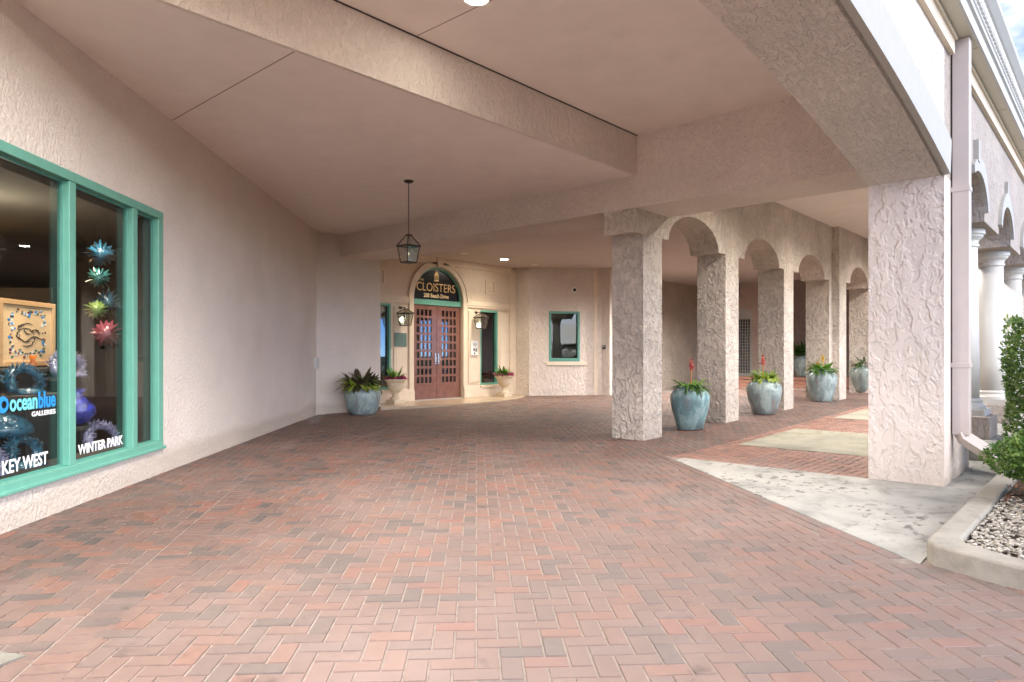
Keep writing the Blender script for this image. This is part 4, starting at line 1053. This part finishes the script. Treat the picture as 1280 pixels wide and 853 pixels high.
def urn(label, x, y, seed):
    p = thing('urn_planter', label, 'urn', (x, y, EZ), 0, 'cast stone urns flanking the entrance')
    mb = MB(); mb.box(-.17, .17, -.17, .17, 0, .10); mb.lathe([(.15, .10), (.14, .14), (.09, .19), (.075, .25), (.10, .29), (.12, .31), (.17, .36), (.20, .44), (.215, .52), (.26, .575), (.285, .585), (.285, .62), (.25, .62), (.22, .57)], 32)
    mb.build('urn', M['urn'], p, smooth=False)
    soil(p, .23, .58)
    foliage(p, 'foliage', M['g_mid'], .6, 34, .12, .34, .085, (.4, 1.3), (.5, 1.5), seed)
    rnd = random.Random(seed); mb = MB()
    for k in range(190):
        a = rnd.uniform(0, 6.283); q = rnd.uniform(.14, .30)
        mb.leaf((q*math.cos(a), q*math.sin(a), .60 + rnd.uniform(0, .07)), rnd.uniform(0, 6.28), rnd.uniform(-.3, 1.2), .075, .065, .5, 2)
    mb.build('flower', M['pink'], p, recalc=False)
    return p
urn('cast stone urn of magenta flowers left of the double doors', -13.72, 10.83, 31)
urn('cast stone urn of magenta flowers right of the double doors', -13.62, 14.78, 32)

# ------------------------------------------------------------------ planting bed
mb = MB()
rnd = random.Random(5)
for k in range(11000):
    x = rnd.uniform(-.78, 1.4); y = rnd.uniform(4.75, 7.6)
    if y < 5.28 - (x+.79)*.33 : continue
    if rnd.random() < clamp((y-6.9)/.6): continue
    mb.blob((x, y, .085 + rnd.uniform(0, .022)), rnd.uniform(.007, .016), 1, .16, (rnd.uniform(.8, 1.4), rnd.uniform(.8, 1.4), rnd.uniform(.55, .8)))
tag(mb.build('gravel', M['pebble'], smooth=True, recalc=False), 'grey and tan river pebbles covering the planting bed', 'gravel', kind='stuff')
fs_ = MB(); pts = [(.0+.46*math.cos(t)*(1+.06*math.sin(3*t)), 5.93+.20*math.sin(t)*(1+.08*math.cos(2*t))) for t in [i*2*math.pi/36 for i in range(36)]]
pts = [(-.05 + (x-.0)*.94 + (y-5.93)*.1, 5.92 + (y-5.93) - (x)*.12) for x, y in pts]
fs_.ext(pts, [], .07, .125, idm)
tag(fs_.build('flagstone', M['flag'], bevel=.012), 'flat peach coloured stepping stone lying in the pebbles', 'stepping stone')
mb = MB()
for k in range(1500):
    x = rnd.uniform(-.78, 1.2); y = rnd.gauss(7.6, .55)
    if y < 6.6: continue
    mb.leaf((x, y, .085 + rnd.uniform(0, .04)), rnd.uniform(0, 6.28), rnd.uniform(-.2, .6), rnd.uniform(.03, .08), rnd.uniform(.015, .03), rnd.uniform(-1, 1), 2)
tag(mb.build('leaf_litter', M['litter'], recalc=False), 'brown fallen leaves under the low shrub', 'leaf litter', kind='stuff')
def shrub(name, label, cat, x, y, z, sx, sy, z0, z1, n, leaf, mat, seed, core=True, box=0.0, group=None):
    p = thing(name, label, cat, (x, y, z), 0, group); rnd = random.Random(seed)
    cz = (z0+z1)/2; hz = (z1-z0)/2; mb = MB(); lumps = [(rnd.gauss(0,1), rnd.gauss(0,1), rnd.gauss(0,1), rnd.uniform(.06, .16)) for _ in range(26)]
    for k in range(n):
        d = Vector((rnd.gauss(0,1), rnd.gauss(0,1), rnd.gauss(0,1))).normalized()
        if box:   # push towards a clipped box
            m = max(abs(d.x), abs(d.y), abs(d.z)); d = d*(1-box) + (d/m)*box*.9
        g = 1.0
        for lx, ly, lz, la in lumps:
            l_ = Vector((lx, ly, lz)).normalized(); g += la*max(0, d.normalized().dot(l_) - .82)*5
        r_ = (1 - .34*rnd.random()**2.2) * g * .95
        b = Vector((d.x*sx*r_, d.y*sy*r_, cz + d.z*hz*r_))
        out = d.normalized()
        az = math.atan2(out.y, out.x) + rnd.gauss(0, 1.3); el = math.asin(clamp(out.z, -1, 1))*.5 + rnd.gauss(.2, .6)
        mb.leaf(b, az, el, leaf*rnd.uniform(.7, 1.2), leaf*rnd.uniform(.55, .8), rnd.uniform(.1, .9), 2)
    mb.build('foliage', M[mat], p, recalc=False)
    mb = MB()
    for k in range(16):
        a = rnd.uniform(0, 6.283); q = rnd.uniform(.1, .75)
        top = (q*sx*math.cos(a), q*sy*math.sin(a), z0 + (z1-z0)*rnd.uniform(.4, .8))
        mb.tube([(rnd.uniform(-.15,.15), rnd.uniform(-.15,.15), 0), (top[0]*.6, top[1]*.6, top[2]*.5), top], [.012, .008, .003], 5)
    mb.build('stem', M['twig'], p)
    return p
shrub('low_shrub', 'low rounded shrub of glossy leaves beside the kerb', 'shrub', -.33, 7.2, .08, .47, .50, .14, .66, 9500, .042, 'g_hedge', 41)
shrub('low_shrub', 'low shrub behind the front one in the planting bed', 'shrub', .7, 7.9, .08, .6, .6, .16, .74, 2600, .055, 'g_hedge', 42)
shrub('tall_hedge', 'tall clipped hedge in front of the white columns', 'hedge', -.38, 9.3, .08, .62, .55, .1, 1.72, 12000, .055, 'g_hedge2', 43, box=.85)
shrub('tall_hedge', 'tall clipped hedge farther along the planting bed', 'hedge', .1, 11.6, .08, .8, 1.2, .1, 1.8, 5000, .09, 'g_hedge2', 44, box=.85)

# trees across the street (mirrored in the glass)
def tree(label, x, y, h, r, seed):
    t = thing('street_tree', label, 'tree', (x, y, 0), 0); rnd = random.Random(seed)
    mb = MB(); mb.tube([(0,0,-.1), (.05,.02,h*.3), (.1,-.05,h*.55), (.12,0,h*.75)], [.22, .17, .13, .05], 10)
    for k in range(9):
        a = rnd.uniform(0, 6.28); z = h*rnd.uniform(.35, .65); mb.tube([(.06, 0, z), (r*.4*math.cos(a), r*.4*math.sin(a), z+.8), (r*.8*math.cos(a), r*.8*math.sin(a), z+1.3)], [.08, .05, .02], 6)
    mb.build('trunk', M['bark'], t)
    mb = MB(); cl = [(rnd.gauss(0, r*.42), rnd.gauss(0, r*.42), h*.72 + rnd.gauss(0, h*.1), rnd.uniform(.25, .5)*r) for _ in range(16)]
    for k in range(3400):
        cx, cy, cz, q = rnd.choice(cl); d = Vector((rnd.gauss(0,1), rnd.gauss(0,1), rnd.gauss(0,.8))).normalized()*q*rnd.random()**.4
        mb.leaf((cx+d.x, cy+d.y, cz+d.z), rnd.uniform(0, 6.28), rnd.uniform(-.6, .9), rnd.uniform(.18, .34), rnd.uniform(.1, .16), .6, 2)
    mb.build('crown', M['g_dark'], t, recalc=False)
tree('broad street tree across the road from the big arch', 18.2, 8, 7, 2.6, 61); tree('street tree farthest up the road across the street', 18.4, 24, 7.5, 2.8, 62); tree('tall street tree down the road behind the camera', 18.0, -12, 8, 3, 63)

# ------------------------------------------------------------------ light
w = bpy.data.worlds.new('World'); S.world = w; w.use_nodes = True; t = w.node_tree; L = t.links.new
bg = t.nodes['Background']; sky = node(t, 'ShaderNodeTexSky'); sky.sky_type = 'NISHITA'; sky.sun_disc = False
SUN_EL, SUN_AZ = 19, 95      # azimuth counted clockwise from +Y
sky.sun_elevation = R(SUN_EL); sky.sun_rotation = R(SUN_AZ); sky.altitude = 8000; sky.air_density = .8; sky.dust_density = .0; sky.ozone_density = 4
tc = t.nodes.new('ShaderNodeTexCoord')
mp = node(t, 'ShaderNodeMapping'); mp.inputs['Scale'].default_value = (1.0, 1.0, 2.6); mp.inputs['Location'].default_value = (.35, .1, .2); L(tc.outputs['Generated'], mp.inputs['Vector'])
cn_ = node(t, 'ShaderNodeTexNoise', Scale=2.3, Detail=9, Roughness=.56); L(mp.outputs['Vector'], cn_.inputs['Vector'])
cr_ = ramp(t, cn_.outputs['Fac'], [(.50, 0), (.62, 1)])
mx = t.nodes.new('ShaderNodeMix'); mx.data_type = 'RGBA'; L(cr_.outputs['Color'], mx.inputs['Factor']); L(sky.outputs['Color'], mx.inputs['A']); mx.inputs['B'].default_value = (2.6, 2.6, 2.7, 1)
L(mx.outputs['Result'], bg.inputs['Color']); bg.inputs['Strength'].default_value = .05
sun = bpy.data.lights.new('sun', 'SUN'); sun.energy = .52; sun.angle = R(65); sun.color = (1, .95, .87)
so = bpy.data.objects.new('sun', sun); COL.objects.link(so)
sdir = Vector((math.sin(R(SUN_AZ))*math.cos(R(SUN_EL)), math.cos(R(SUN_AZ))*math.cos(R(SUN_EL)), math.sin(R(SUN_EL))))
so.rotation_euler = (-sdir).to_track_quat('-Z', 'Y').to_euler()

S.view_settings.view_transform = 'Standard'; S.view_settings.look = 'None'; S.view_settings.gamma = 1; S.view_settings.use_curve_mapping = False
S.view_settings.exposure = 3.76
S.render.engine = 'CYCLES'
cy = S.cycles; cy.max_bounces = 14; cy.diffuse_bounces = 8; cy.glossy_bounces = 6; cy.transparent_max_bounces = 16
cy.use_denoising = True; cy.denoiser = 'OPENIMAGEDENOISE'; cy.sample_clamp_indirect = 8; cy.caustics_reflective = False; cy.caustics_refractive = False
